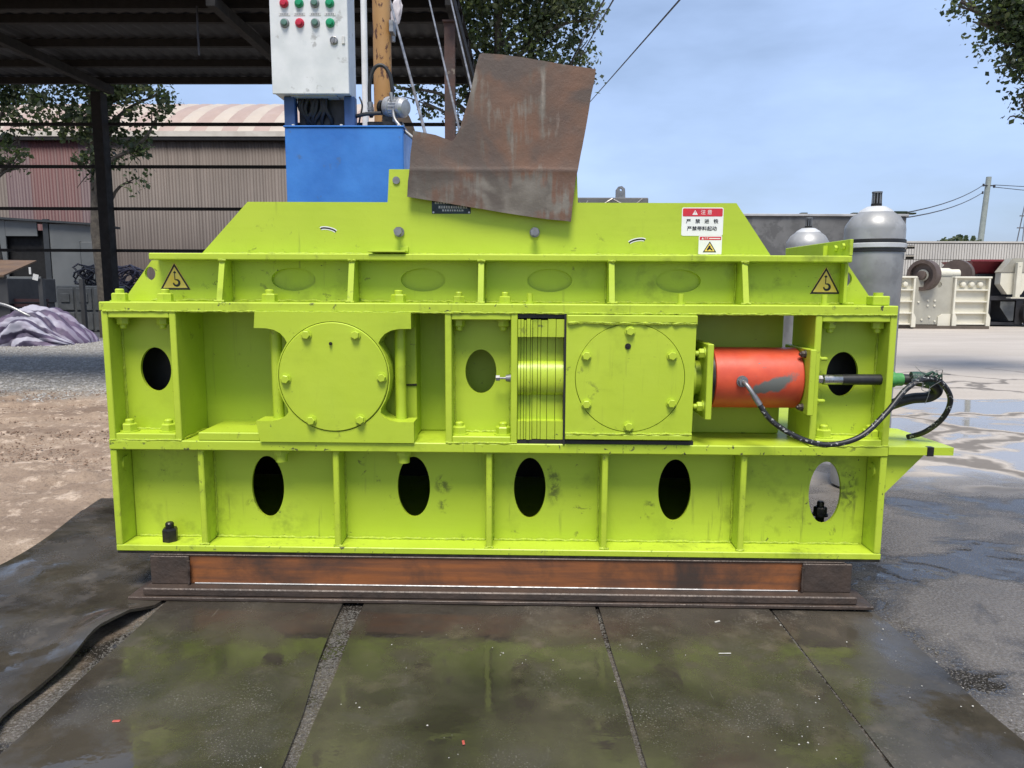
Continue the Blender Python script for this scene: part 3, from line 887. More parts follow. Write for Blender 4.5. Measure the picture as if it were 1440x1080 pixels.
# posts: open boxes with an oval hole in the web
NUT = MB().hexbolt((0, 0, 0), (0, 0, 1), 0.033, 0.032, 0.014).mesh('bolt', 'paint_worn')
NUT_SMALL = MB().hexbolt((0, 0, 0), (0, 0, 1), 0.026, 0.026, 0.014).mesh('bolt', 'paint')
CAPSCREW = MB().hexbolt((0, 0, 0), (0, -1, 0), 0.0185, 0.014, 0, washer=True).mesh('bolt', 'paint_worn')
def post(x0, x1, hx, bolts):
    z0, z1 = 0.7195, 1.281
    p = obj('frame_post', (lambda mb: (
        mb.box(x0, x0+0.028, 0, 0.27, z0, z1, BV), mb.box(x1-0.028, x1, 0, 0.27, z0, z1, BV),
        mb.box(x0+0.0285, x1-0.0285, 0.002, 0.27, z1-0.028, z1-0.0005, BV), mb.box(x0+0.0285, x1-0.0285, 0.002, 0.27, z0+0.0005, z0+0.028, BV),
        mb.plate([(x0+0.0285, z0+0.0285), (x1-0.0285, z0+0.0285), (x1-0.0285, z1-0.0285), (x0+0.0285, z1-0.0285)],
                 [ell(hx, 1.02, 0.069, 0.098)], 0.105, 0.12), mb)[-1])(MB()), 'paint', CR)
    obj('back_plate', MB().box(x0+0.0285, x1-0.0285, 0.255, 0.269, z0+0.029, z1-0.029), 'paint' if -0.5 < x0 < 0 else 'black', p)  # outer posts get black: the dark inside their holes, put into the colour
    m = MB()
    m.weld((x0+0.03, 0.103, z0+0.03), (x0+0.03, 0.103, z1-0.03), 0.006).weld((x1-0.03, 0.103, z0+0.03), (x1-0.03, 0.103, z1-0.03), 0.006)
    m.weld((x0+0.03, 0.103, z0+0.03), (x1-0.03, 0.103, z0+0.03), 0.007)
    m.weld((x0, 0.0, z0), (x1, 0.0, z0), 0.005)
    m.weld((x1+0.004, 0.02, z0+0.004), (x1+0.004, 0.26, z0+0.004), 0.006)
    obj('weld_bead', m, 'weld', p)
    for bx in bolts:
        piece('bolt', NUT, (bx, 0.055, z0+0.028), p, (0, 0, random.random()))
        piece('bolt', NUT_SMALL, (bx, 0.055, z1-0.028), p, (PI, 0, random.random()))
    return p
post(-1.830, -1.508, -1.658, (-1.765, -1.590))
post_mid = post(-0.351, -0.041, -0.204, (-0.296, -0.103))
post_r = post(1.215, 1.555, 1.383, (1.297, 1.498))
# small grease fitting in the middle post
mb = MB().cyl((-0.128, 0.05, 0.998), (-0.069, 0.05, 0.998), 0.005, n=10).cyl((-0.135, 0.05, 0.998), (-0.118, 0.05, 0.998), 0.013, n=6).cyl((-0.092, 0.05, 0.998), (-0.0695, 0.05, 0.998), 0.014, 0.019, n=12)
obj('grease_fitting', mb, 'zinc', post_mid)

# inner housing behind the bearing blocks
obj('inner_housing', MB().box(-1.520, 1.175, 0.272, 1.02, 0.7195, 1.282, 0.004), 'paint', CR)
obj('rail_plate', MB().box(-1.435, -1.162, -0.002, 0.28, 0.719, 0.756, 0.004), 'paint_worn', CR)

# rear frame, the same build seen from behind
def rear():
    mb = MB()
    mb.plate([(-1.80, FRZ+0.03), (1.20, FRZ+0.03), (1.20, 0.675), (-1.80, 0.675)], [ell(x, 0.485, 0.073, 0.142) for x in (-1.18, -0.51, 0.017, 0.67)], 1.266, 1.28)
    for x0, x1 in ((-1.83, -1.508), (-0.351, -0.041), (0.88, 1.2)):
        mb.box(x0, x0+0.028, 1.03, 1.29, 0.72, 1.281).box(x1-0.028, x1, 1.03, 1.29, 0.72, 1.281).box(x0+0.029, x1-0.029, 1.16, 1.175, 0.72, 1.281)
    mb.box(-1.838, 1.2, 1.03, 1.29, 1.2825, 1.320, BV)
    mb.box(-1.66, 1.2, 1.15, 1.165, 1.3205, 1.502, BV).box(-1.64, 1.2, 1.03, 1.23, 1.5025, 1.53, BV)
    return mb
obj('rear_frame', rear(), 'paint', CR)

# upper beam
LUG = [(-1.81, 1.3225), (-1.672, 1.502), (1.392, 1.502), (1.525, 1.3225)]
upper = obj('upper_beam', (lambda mb: (
    mb.plate(LUG, [ell(-1.682, 1.444, 0.024, 0.03, 20), ell(1.396, 1.432, 0.022, 0.032, 20)]+[ell(x, 1.421, 0.099, 0.051) for x in (-1.040, -0.463, 0.097, 0.662)], 0.15, 0.168),
    mb.box(-1.838, 1.556, 0, 0.285, 1.2825, 1.3215, 0.004),
    mb.box(-1.642, 1.379, 0.065, 0.285, 1.5025, 1.531, 0.004), mb)[-1])(MB()), 'paint_worn', CR)
for x in (-1.040, -0.463, 0.097, 0.662):
    obj('hole_cover', MB().plate(ell(x, 1.421, 0.105, 0.057), [], 0.1685, 0.175), 'paint', upper)
for x in (-1.323, -0.759, -0.200, 0.359, 0.926):
    obj('stiffener', MB().plate([(0.018, 1.322), (0.149, 1.322), (0.149, 1.502), (0.07, 1.502)], [], x-0.012, x+0.012, 'yz'), 'paint_worn', upper)
mb = MB()
xs = [-1.70, -1.323, -0.759, -0.200, 0.359, 0.926, 1.45]
for a, b in zip(xs, xs[1:]):
    mb.weld((a+0.02, 0.148, 1.324), (b-0.02, 0.148, 1.324), 0.007)
for x in xs[1:-1]:
    mb.weld((x-0.015, 0.146, 1.34), (x-0.015, 0.146, 1.49), 0.0045).weld((x+0.015, 0.146, 1.34), (x+0.015, 0.146, 1.49), 0.0045)
    mb.weld((x-0.02, 0.018, 1.324), (x+0.02, 0.018, 1.324), 0.007)
    mb.weld((x-0.016, 0.066, 1.502), (x+0.016, 0.066, 1.502), 0.006)
mb.weld((-1.82, 0.0, 1.2825), (1.55, 0.0, 1.2825), 0.004)
obj('weld_bead', mb, 'weld', upper)
for x, big in ((-1.775, 1), (-1.575, 1), (-1.118, 1), (-0.557, 1), (-0.296, 0), (-0.097, 0)):
    piece('bolt', NUT if big else NUT_SMALL, (x, 0.06, 1.3215), upper, (0, 0, random.random()))
STUD = MB().cyl((0, 0, 0), (0, 0, 0.045), 0.0125, n=12).cyl((0, 0, 0), (0, 0, 0.008), 0.02, n=12).mesh('stud', 'paint_worn')
for x in (0.010, 0.657, 1.268):
    piece('stud', STUD, (x, 0.06, 1.3215), upper)
obj('square_nut', MB().box(1.462, 1.533, 0.03, 0.10, 1.322, 1.362, 0.004).cyl((1.497, 0.065, 1.362), (1.497, 0.065, 1.376), 0.02, n=14), 'paint_worn', upper)

# hood above the beam
HOOD = [(-1.447, 1.5315), (-1.232, 1.757), (-0.615, 1.757), (-0.606, 1.897), (-0.515, 1.897), (-0.50, 1.80), (0.12, 1.80), (0.135, 1.894), (0.210, 1.894), (0.216, 1.757), (0.902, 1.757), (1.062, 1.5315)]
hood = obj('hood', (lambda mb: (
    mb.plate(HOOD, [], 0.152, 0.166),
    mb.plate([p for p in HOOD], [], 1.10, 1.114),
    mb.faces([(-1.447, 0.166, 1.5315), (-1.447, 1.10, 1.5315), (-1.232, 1.10, 1.754), (-1.232, 0.166, 1.754), (-1.437, 0.166, 1.5315), (-1.437, 1.10, 1.5315), (-1.222, 1.10, 1.754), (-1.222, 0.166, 1.754)],
             [(0, 1, 2, 3), (7, 6, 5, 4), (0, 3, 7, 4), (1, 5, 6, 2), (3, 2, 6, 7), (0, 4, 5, 1)]),
    mb.faces([(1.062, 0.166, 1.5315), (1.062, 1.10, 1.5315), (0.902, 1.10, 1.754), (0.902, 0.166, 1.754), (1.052, 0.166, 1.5315), (1.052, 1.10, 1.5315), (0.892, 1.10, 1.754), (0.892, 0.166, 1.754)],
             [(0, 1, 2, 3), (7, 6, 5, 4), (0, 3, 7, 4), (1, 5, 6, 2), (3, 2, 6, 7), (0, 4, 5, 1)]),
    mb.box(-1.222, -0.61, 0.166, 1.10, 1.742, 1.754), mb.box(0.21, 0.892, 0.166, 1.10, 1.742, 1.754),
    mb.box(-0.609, -0.597, 0.166, 1.10, 1.56, 1.89), mb.box(0.198, 0.209, 0.166, 1.10, 1.56, 1.89), mb)[-1])(MB()), 'paint', CR)
obj('weld_bead', MB().weld((-1.43, 0.15, 1.533), (1.05, 0.15, 1.533), 0.005), 'weld', hood)
for x in (-0.565, 0.029):
    obj('pin', MB().cyl((x, 0.152, 1.629), (x, 0.105, 1.629), 0.009, n=12).cyl((x, 0.118, 1.629), (x, 0.104, 1.629), 0.019, n=6).cyl((x, 0.151, 1.629), (x, 0.144, 1.629), 0.022, n=16), 'zinc', hood)
obj('bolt_head', MB().cyl((-0.575, 0.152, 1.850), (-0.575, 0.146, 1.850), 0.016, n=18), 'zinc', hood)
obj('bracket', MB().box(-0.685, -0.525, 0.055, 0.1515, 1.5375, 1.545, 0.001).box(-0.56, -0.525, 0.14, 0.1515, 1.5455, 1.565, 0.001), 'paint_worn', hood)
for x, z, s in ((-0.879, 1.634, 1), (0.477, 1.590, -1)):
    arc = [(x+0.034*math.sin(t)*1.0, z+0.010*math.cos(t)-0.006*s*math.sin(t)) for t in [R(-80+16*i) for i in range(11)]]
    obj('slot_mark', MB().strip(arc, 0.015, 0.1512, 0).strip(arc, 0.0065, 0.1506, 1), ['st_white', 'black_oily'], hood)
# end plate that runs back from the right end of the upper beam
obj('end_plate', MB().box(1.365, 1.379, 0.066, 0.86, 1.5315, 1.600, 0.002).box(1.345, 1.3645, 0.30, 0.33, 1.5315, 1.585).cyl((1.364, 0.20, 1.567), (1.352, 0.20, 1.567), 0.014, n=6).cyl((1.364, 0.12, 1.572), (1.352, 0.12, 1.572), 0.014, n=6), 'paint_worn', CR)
obj('end_plate', MB().box(1.365, 1.379, 0.10, 0.1495, 1.33, 1.5015, 0.002), 'paint_worn', upper)

# stickers -----------------------------------------------------------------
def hook_sticker(cx, zb, zt, hw):
    y = 0.1488
    st = obj('hook_warning_sticker', MB().plate([(cx-hw, zb), (cx+hw, zb), (cx+hw*0.06, zt), (cx-hw*0.06, zt)], [], y, 0.1499), 'st_yellow', CR)
    def tri(k, dz=0.0):
        c = zb+(zt-zb)*0.36
        return [(cx-hw*k, c+(zb-c)*k), (cx+hw*k, c+(zb-c)*k), (cx, c+(zt-c)*k*1.02)]
    obj('border', MB().plate(tri(0.99), [tri(0.80)], y-0.0006, y-0.0001), 'ink', st)
    h = zt-zb
    arc = [(cx, zb+h*0.60), (cx, zb+h*0.38)]+[(cx+0.006+h*0.115*math.cos(t), zb+h*0.27+h*0.115*math.sin(t)) for t in [R(100-a) for a in range(0, 281, 28)]]
    m = MB().strip(arc, [h*0.035]*2+[h*(0.045+0.05*math.sin(PI*i/10)) for i in range(11)], y-0.0007)
    m.plate([(cx-h*0.06, zb+h*0.66), (cx, zb+h*0.60), (cx+h*0.06, zb+h*0.66), (cx, zb+h*0.72)], [], y-0.0008, y-0.0003)
    obj('hook_symbol', m, 'ink', st)
hook_sticker(-1.571, 1.372, 1.488, 0.069)
hook_sticker(1.304, 1.368, 1.482, 0.066)
y = 0.1508
st = obj('warning_sign', MB().plate(rrect(0.668, 0.848, 1.617, 1.738, 0.008), [], y, 0.1518), 'st_white', CR)
obj('header', MB().plate(rrect(0.672, 0.844, 1.700, 1.734, 0.005), [], y-0.0006, y-0.0001), 'st_red', st)
m = MB().text('注 意', 0.774, y-0.0008, 1.7165, 0.022, 0, 1.0)
m.plate([(0.713, 1.7065), (0.737, 1.7065), (0.725, 1.727)], [[(0.7235, 1.713), (0.7265, 1.713), (0.7265, 1.721), (0.7235, 1.721)]], y-0.0009, y-0.0007)
obj('lettering', m, 'st_white', st)
m = MB()
for q, dz in ((0, 0), (0.0005, 0.0003), (-0.0005, -0.0003)):
    m.text('严   禁   进   铁', 0.757+q, y-0.0006-abs(q)*0.2, 1.678+dz, 0.0205, 0, 1.05)
    m.text('严禁带料起动', 0.757+q, y-0.0006-abs(q)*0.2, 1.647+dz, 0.0205, 0, 1.06)
obj('lettering', m, 'ink', st)
st = obj('entanglement_sticker', MB().plate(rrect(0.745, 0.846, 1.538, 1.6165, 0.004), [], y, 0.1518), 'st_white', CR)
obj('header', MB().plate(rrect(0.749, 0.842, 1.5995, 1.6135, 0.002), [], y-0.0006, y-0.0001), 'st_red', st)
m = MB().text('注意', 0.778, y-0.0008, 1.6065, 0.009).plate([(0.757, 1.602), (0.767, 1.602), (0.762, 1.611)], [], y-0.0009, y-0.0007)
m.plate([(0.790, 1.604), (0.838, 1.604), (0.838, 1.608), (0.790, 1.608)], [], y-0.0009, y-0.0007)
obj('lettering', m, 'st_white', st)
m = MB().plate([(0.764, 1.5465), (0.823, 1.5465), (0.7935, 1.5935)], [[(0.7705, 1.5505), (0.8165, 1.5505), (0.7935, 1.587)]], y-0.0006, y-0.0001)
obj('border', m, 'ink', st)
obj('sign_field', MB().plate([(0.7712, 1.5509), (0.8158, 1.5509), (0.7935, 1.5862)], [], y-0.0005, y-0.0001), 'st_yellow', st)
m = MB().strip([(0.7935, 1.575), (0.793, 1.566), (0.786, 1.559), (0.783, 1.555)], [0.007, 0.012, 0.008, 0.005], y-0.0009)
m.strip([(0.795, 1.566), (0.800, 1.560), (0.806, 1.555)], [0.005, 0.007, 0.004], y-0.0010)
obj('figure_symbol', m, 'ink', st)
# name plate
st = obj('name_plate', MB().plate(rrect(-0.421, -0.251, 1.708, 1.80, 0.003), [], y, 0.1518), 'plate_dark', CR)
m = MB()
random.seed(5)
for zz, xa, xb, hh in ((1.7545, -0.408, -0.30, 0.008), (1.7365, -0.392, -0.268, 0.010), (1.7225, -0.376, -0.285, 0.007)):
    xx = xa
    while xx < xb:
        w = random.uniform(0.006, 0.010)
        for q in range(3):
            m.box(xx, xx+w, y-0.0007, y-0.0001, zz-hh/2+q*hh*0.4, zz-hh/2+q*hh*0.4+hh*0.16)
        m.box(xx+w*0.3, xx+w*0.5, y-0.0009, y-0.0001, zz-hh/2, zz+hh/2)
        xx += w+0.003
obj('lettering', m, 'st_white', st)
obj('rivet', MB().cyl((-0.414, y, 1.714), (-0.414, y-0.002, 1.714), 0.0042, n=12).cyl((-0.258, y, 1.714), (-0.258, y-0.002, 1.714), 0.0042, n=12), 'steel', st)

# fixed bearing block on the left ---------------------------------------------
cx, cz = -0.830, 1.005
def side(s):
    p = [(0.336, 1.214), (0.285, 1.213), (0.252, 1.207), (0.224, 1.192), (0.206, 1.172), (0.196, 1.152)]
    p += [(0.244*math.cos(R(a)), cz+0.244*math.sin(R(a))) for a in (34, 24, 12, 0, -12, -24, -34)]
    p += [(0.200, 0.850), (0.215, 0.832), (0.240, 0.818), (0.275, 0.811), (0.343, 0.811)]
    return [(cx+s*a, b) for a, b in p]
outline = [(cx-0.330, 1.2815), (cx+0.336, 1.2815)]+side(1)+[(cx+0.343, 0.7195), (cx-0.328, 0.7195)]+list(reversed(side(-1)))
blk = obj('bearing_block', (lambda mb: (mb.plate(outline, [ell(cx, cz, 0.2385, 0.2385, 64)], -0.014, 0.10),
      mb.box(cx-0.255, cx+0.335, 0.14, 0.275, 0.7205, 1.281, BV), mb)[-1])(MB()), 'paint', CR)
cov = obj('bearing_cover', MB().lathe([(0.2355, 0.0), (0.2355, 0.11), (0.232, 0.114), (0.02, 0.114)], (cx, 0.095, cz), (0, -1, 0), 64), 'paint', blk)
for dx, dz in ((-0.109, 0.181), (0.101, 0.182), (-0.204, -0.009), (0.210, 0.0), (-0.099, -0.188), (0.114, -0.183)):
    piece('bolt', CAPSCREW, (cx+dx, -0.0195, cz+dz), blk, (0, random.random(), 0))
obj('grease_nipple', MB().cyl((cx-0.006, -0.018, 1.150), (cx-0.006, -0.026, 1.150), 0.007, n=10).cyl((cx-0.006, -0.026, 1.150), (cx-0.006, -0.034, 1.150), 0.004, n=8), 'black_oily', blk)
obj('weld_bead', MB().weld((cx+0.25, 0.138, 0.955), (cx+0.335, 0.138, 0.955), 0.005), 'black_oily', blk)
for x in (-1.100, -0.555):
    rd = obj('tie_rod', MB().cyl((x, 0.07, 0.81), (x, 0.07, 1.22), 0.0245, n=20), 'paint_worn', CR)
    obj('nut', MB().cyl((x+0.012, 0.05, 0.676), (x+0.012, 0.05, 0.655), 0.036, n=6).cyl((x+0.012, 0.05, 0.655), (x+0.012, 0.05, 0.618), 0.026, n=16).cyl((x+0.012, 0.05, 0.655), (x+0.012, 0.05, 0.648), 0.031, n=16), 'paint_worn', rd)

# sliding bearing block on the right
cx, cz = 0.438, 1.010
blk = obj('sliding_block', (lambda mb: (mb.plate([(0.166, 0.743), (0.708, 0.743), (0.712, 1.278), (0.166, 1.278)], [ell(cx, cz, 0.2335, 0.2335, 64)], -0.016, 0.26),
      mb.box(0.168, 0.715, -0.024, -0.0165, 1.246, 1.2765, BV), mb.box(0.167, 0.708, -0.024, -0.0165, 0.7435, 0.766, BV), mb)[-1])(MB()), 'paint', CR)
obj('bearing_cover', MB().lathe([(0.2315, 0.0), (0.2315, 0.108), (0.230, 0.1105), (0.02, 0.1105)], (cx, 0.094, cz), (0, -1, 0), 64), 'paint', blk)
for dx, dz in ((-0.005, 0.200), (-0.187, 0.095), (0.175, 0.097), (-0.183, -0.113), (0.179, -0.106), (-0.001, -0.208)):
    piece('bolt', CAPSCREW, (cx+dx, -0.0165, cz+dz), blk, (0, random.random(), 0))
obj('grease_nipple', MB().cyl((cx-0.012, -0.016, 1.146), (cx-0.012, -0.020, 1.146), 0.013, n=12).cyl((cx-0.012, -0.02, 1.146), (cx-0.012, -0.030, 1.146), 0.005, n=8), 'black_oily', blk)
obj('weld_bead', MB().weld((0.168, -0.019, 1.244), (0.714, -0.019, 1.242), 0.007).weld((0.168, -0.019, 0.768), (0.706, -0.019, 0.769), 0.006), 'weld', blk)
# dark guide liner round the sliding block
obj('guide_liner', MB().box(-0.0405, 0.1655, 0.125, 0.25, 0.7195, 1.2815).box(0.157, 0.1655, -0.010, 0.12, 0.7195, 1.2815).box(-0.040, 0.16, 0.01, 0.12, 1.262, 1.2815).box(-0.040, 0.72, 0.0, 0.12, 0.7195, 0.735).box(0.166, 0.71, 0.0, 0.26, 1.279, 1.2818), 'black', CR)
# pack of shim plates
random.seed(3)
xx = -0.039
ws = [0.011, 0.011, 0.009, 0.014, 0.007, 0.020, 0.012, 0.026, 0.033, 0.034]
for w in ws:
    j = random.uniform(-0.012, 0.008)
    zt = 1.256+random.uniform(-0.004, 0.003)
    prof = [(0.004+j, 0.738), (0.004+j, 0.818), (0.055, 0.818), (0.055, 0.925)]
    prof += [(0.055-0.047*math.sin(R(a))+j, 1.0-0.075*math.cos(R(a))) for a in range(12, 180, 14)]
    prof += [(0.055, 1.075), (0.055, 1.182), (0.004+j, 1.182), (0.004+j, zt), (0.12, zt), (0.12, 0.738)]
    obj('shim_plate', MB().plate(prof, [], xx, xx+w, 'yz'), 'paint_worn', CR)
    xx += w+0.0022

# hydraulic cylinder
cy, cz = 0.135, 0.999
cyl = obj('hydraulic_cylinder', MB().lathe([(0.125, 0.0), (0.134, 0.004), (0.134, 0.372), (0.128, 0.378)], (0.808, cy, cz), (1, 0, 0), 56), 'red', CR)
obj('seal_ring', MB().lathe([(0.127, 0), (0.127, 0.022)], (0.789, cy, cz), (1, 0, 0), 48), 'black_oily', cyl)
obj('end_flange', MB().box(0.760, 0.786, -0.03, 0.28, 0.835, 1.158, BV), 'paint_worn', cyl)
obj('end_flange', MB().box(1.188, 1.2135, -0.035, 0.28, 0.858, 1.138, BV), 'paint_worn', cyl)
obj('pressure_disc', MB().lathe([(0.10, 0), (0.10, 0.02), (0.075, 0.022), (0.075, 0.05)], (0.711, cy, cz), (1, 0, 0), 36), 'paint', cyl)
for dy, dz in ((-0.11, 0.115), (-0.11, -0.115)):
    m = MB().hexbolt((0.760, cy+dy, cz+dz), (-1, 0, 0), 0.022, 0.022, 0.012)
    obj('bolt', m, 'paint_worn', cyl)
    m = MB().hexbolt((1.243, cy-0.075, cz+dz*0.80), (1, 0, 0), 0.016, 0.018, 0.022)
    obj('bolt', m, 'paint_worn', cyl)
    obj('bolt', MB().hexbolt((1.188, cy+dy, cz+dz), (-1, 0, 0), 0.014, 0.014, 0.006), 'beam_dark', cyl)
fit = obj('hose_fitting', MB().cyl((0.918, 0.012, 0.998), (0.918, -0.006, 0.998), 0.026, 0.024, n=18).cyl((0.918, -0.004, 0.998), (0.918, -0.022, 0.998), 0.019, n=6)
          .tube([(0.918, -0.02, 0.998), (0.924, -0.042, 0.99), (0.94, -0.058, 0.965), (0.956, -0.066, 0.938)], 0.0095, 12, 0, 4)
          .tube([(0.951, -0.064, 0.946), (0.975, -0.074, 0.908)], 0.0125, 12), 'zinc', cyl)
HP = [(0.968, -0.07, 0.918), (1.024, -0.09, 0.842), (1.131, -0.115, 0.778), (1.251, -0.12, 0.752), (1.382, -0.11, 0.785), (1.493, -0.08, 0.876), (1.588, -0.045, 0.975),
      (1.672, -0.015, 1.013), (1.752, 0.005, 1.004), (1.812, 0.02, 0.93), (1.812, 0.06, 0.84), (1.765, 0.11, 0.765), (1.715, 0.16, 0.7305)]
obj('pressure_hose', MB().tube(HP, 0.0115, 14, 0, 10), 'braid', CR)
hose = obj('return_hose', MB().tube([(1.360, 0.055, 1.002), (1.45, 0.055, 1.003), (1.53, 0.057, 1.003), (1.60, 0.06, 1.006), (1.68, 0.05, 1.0), (1.745, 0.045, 0.985), (1.775, 0.06, 0.955), (1.755, 0.085, 0.925), (1.69, 0.10, 0.915), (1.63, 0.12, 0.89), (1.585, 0.16, 0.855), (1.57, 0.22, 0.82)], 0.0235, 16, 0, 8), 'rubber', CR)
obj('ferrule', MB().lathe([(0.019, 0), (0.0225, 0.003), (0.0225, 0.092), (0.020, 0.096)], (1.278, 0.055, 1.002), (1, 0, 0), 24).lathe([(0.014, 0), (0.018, 0.004), (0.018, 0.03)], (1.246, 0.055, 1.002), (1, 0, 0), 6), 'steel', hose)
obj('hose_end', MB().lathe([(0.034, 0), (0.034, 0.028), (0.028, 0.030), (0.028, 0.062)], (1.557, 0.058, 1.004), (1, 0, 0), 20), 'green_fit', hose)
m = MB().tube([(1.645, 0.03, 1.012), (1.69, 0.025, 1.012), (1.73, 0.03, 0.995)], [0.030, 0.036, 0.028], 12, 0, 3)
for k in range(3):
    m.tube([(1.69+k*0.02, 0.0, 1.03-k*0.01), (1.71+k*0.02, -0.012, 1.045-k*0.006), (1.735+k*0.012, 0.0, 1.035-k*0.012)], [0.010, 0.003], 6)
obj('tape_wrap', m, 'green_tape', hose)
random.seed(21)
m = MB()
for k in range(5):
    a = Vector((random.uniform(1.60, 1.72), random.uniform(-0.05, 0.0), random.uniform(0.98, 1.04)))
    pts = [a]
    for q in range(5):
        pts.append(pts[-1]+Vector((random.uniform(-0.03, 0.04), random.uniform(-0.012, 0.012), random.uniform(-0.03, 0.025))))
    m.tube(pts, 0.0014, 5, 0, 4)
m.tube([(1.70, -0.01, 1.028), (1.75, -0.01, 1.036), (1.79, -0.005, 1.034)], 0.0014, 5, 0, 3)
m.tube([(1.705, -0.01, 0.985), (1.70, -0.015, 0.95), (1.688, -0.015, 0.91)], 0.0014, 5, 0, 3)
obj('tie_wire', m, 'wire', hose)
# bracket shelf at the right end
shelf = obj('side_shelf', MB().plate([(1.5575, 0.0), (1.832, -0.003), (1.832, 0.03), (1.80, 0.42), (1.5575, 0.55)], [], 0.684, 0.7185, 'xy')
            .plate([(1.5575, 0.683), (1.738, 0.683), (1.5575, 0.485)], [], 0.04, 0.058), 'paint_worn', CR)
m = MB().tube([(1.55, -0.006, 0.722), (1.62, 0.03, 0.728), (1.69, 0.06, 0.726), (1.78, 0.08, 0.722)], [0.004, 0.010], 6)
obj('paint_smear', MB().plate([(1.72, -0.0045), (1.748, -0.0045), (1.745, 0.02), (1.722, 0.02)], [], 0.680, 0.7195, 'xy'), 'black_oily', shelf)

# ------------------------------------------------------------------ the rusty plate leaning on the hood
tilt = lambda x, z: -0.030+(z-1.66)*0.085
PL = [(-0.497, 2.055), (-0.400, 2.036), (-0.342, 2.016), (-0.330, 2.013), (-0.318, 2.022), (-0.296, 2.062), (-0.255, 2.200), (-0.213, 2.372), (-0.200, 2.379), (-0.03, 2.360), (0.12, 2.333), (0.283, 2.310), (0.262, 2.18), (0.238, 2.03), (0.204, 1.86), (0.186, 1.70), (0.183, 1.673), (0.02, 1.690), (-0.12, 1.712), (-0.34, 1.747), (-0.522, 1.777), (-0.519, 1.84), (-0.508, 1.94)]
t = MB().plate(PL, [], 0.0, 0.008)
# fine grid so that the crease along the lower third is real relief
plate_bm = t.bm
for k in range(13):
    for co, no in (((0, 0, 1.66+0.06*k), (0, 0, 1)), ((-0.54+0.07*k, 0, 0), (1, 0, 0))):
        bmesh.ops.bisect_plane(plate_bm, geom=plate_bm.verts[:]+plate_bm.edges[:]+plate_bm.faces[:], plane_co=co, plane_no=no)
for zz in (1.868, 1.881, 1.888, 1.895, 1.908):
    bmesh.ops.bisect_plane(plate_bm, geom=plate_bm.verts[:]+plate_bm.edges[:]+plate_bm.faces[:], plane_co=(0, 0, zz), plane_no=(0, 0, 1))
for v in plate_bm.verts:
    z = v.co.z
    crease = 0.0035*math.exp(-((z-1.888)/0.014)**2)
    v.co.y += (0.152-0.038)+(z-1.757)*0.06-crease+0.004*noise.noise(Vector((v.co.x*5, z*5, 1)))
    v.co.x += 0.003*noise.noise(Vector((v.co.x*14, z*14, 4)))
    v.co.z += 0.003*noise.noise(Vector((v.co.x*14, z*14, 8)))
sp = solo('steel_plate', t, 'rust_plate', 'rusty notched steel plate standing upright against the crusher hood', 'steel plate', (-0.15, 0.11, 1.66), sharp=25)
for x0, z0 in ((-0.46, 1.80), (0.14, 1.73)):
    put('support_lug', MB().box(x0, x0+0.04, 0.128, 0.1515, z0, z0+0.05, 0.002).mesh('support_lug', 'beam_dark', (-0.15, 0.11, 1.66)), sp)

# ------------------------------------------------------------------ hydraulic station behind
HS = thing('hydraulic_station', 'blue hydraulic oil tank with a white push-button cabinet on top', 'hydraulic station', (-1.22, 2.12, 0.0))
tank = obj('oil_tank', MB().box(-1.618, -0.829, 1.90, 2.33, 0.06, 2.428, 0.006).box(-1.625, -0.823, 1.893, 2.337, 2.4285, 2.440, 0.003), 'blue', HS)
obj('tank_feet', MB().box(-1.60, -1.50, 1.92, 2.30, 0.0, 0.06).box(-0.95, -0.85, 1.92, 2.30, 0.0, 0.06), 'blue_dark', tank)
for x0 in (-1.655, -1.247):
    obj('cabinet_strut', MB().box(x0, x0+0.072, 2.02, 2.09, 2.4405, 2.655, 0.004), 'blue_dark', HS)
obj('tank_screw', MB().cyl((-1.56, 1.905, 2.4405), (-1.56, 1.905, 2.448), 0.010, n=10).cyl((-1.24, 1.905, 2.4405), (-1.24, 1.905, 2.448), 0.010, n=10).cyl((-0.86, 1.905, 2.4405), (-0.86, 1.905, 2.448), 0.01, n=10), 'tag', tank)
cab = obj('control_cabinet', MB().box(-1.700, -1.196, 1.962, 2.172, 2.658, 3.42, 0.004), 'cabinet', HS)
obj('cabinet_door', MB().box(-1.705, -1.192, 1.945, 1.961, 2.652, 3.425, 0.004), 'cabinet', cab)
obj('gland_plate', MB().box(-1.60, -1.29, 2.0, 2.14, 2.650, 2.6575, 0.001), 'cab_shade', cab)
m = MB()
random.seed(9)
for k in range(9):
    x = random.uniform(-1.56, -1.30)
    m.tube([(x, 2.07, 2.66), (x+random.uniform(-.03, .03), 2.06, 2.58), (x+random.uniform(-.06, .06), 2.1, 2.50), (x+random.uniform(-.08, .08), 2.16, 2.44)], 0.014, 8, 0, 4)
m.box(-1.575, -1.255, 2.10, 2.14, 2.441, 2.65)
obj('cables', m, 'black', cab)
bxs = (-1.606, -1.507, -1.404, -1.306)
for z, cols in ((3.220, ('red_btn', 'green_btn', 'grey_btn', 'green_btn')), (3.097, ('grey_btn', 'red_btn', 'grey_btn', 'green_btn'))):
    for x, c in zip(bxs, cols):
        obj('push_button', MB().lathe([(0.030, 0), (0.030, 0.006), (0.027, 0.012), (0.022, 0.013)], (x, 1.945, z), (0, -1, 0), 22, 0).lathe([(0.021, 0.010), (0.021, 0.022), (0.017, 0.026), (0.005, 0.027)], (x, 1.945, z), (0, -1, 0), 22, 1),
            [c if c != 'grey_btn' else 'zinc', c], cab)
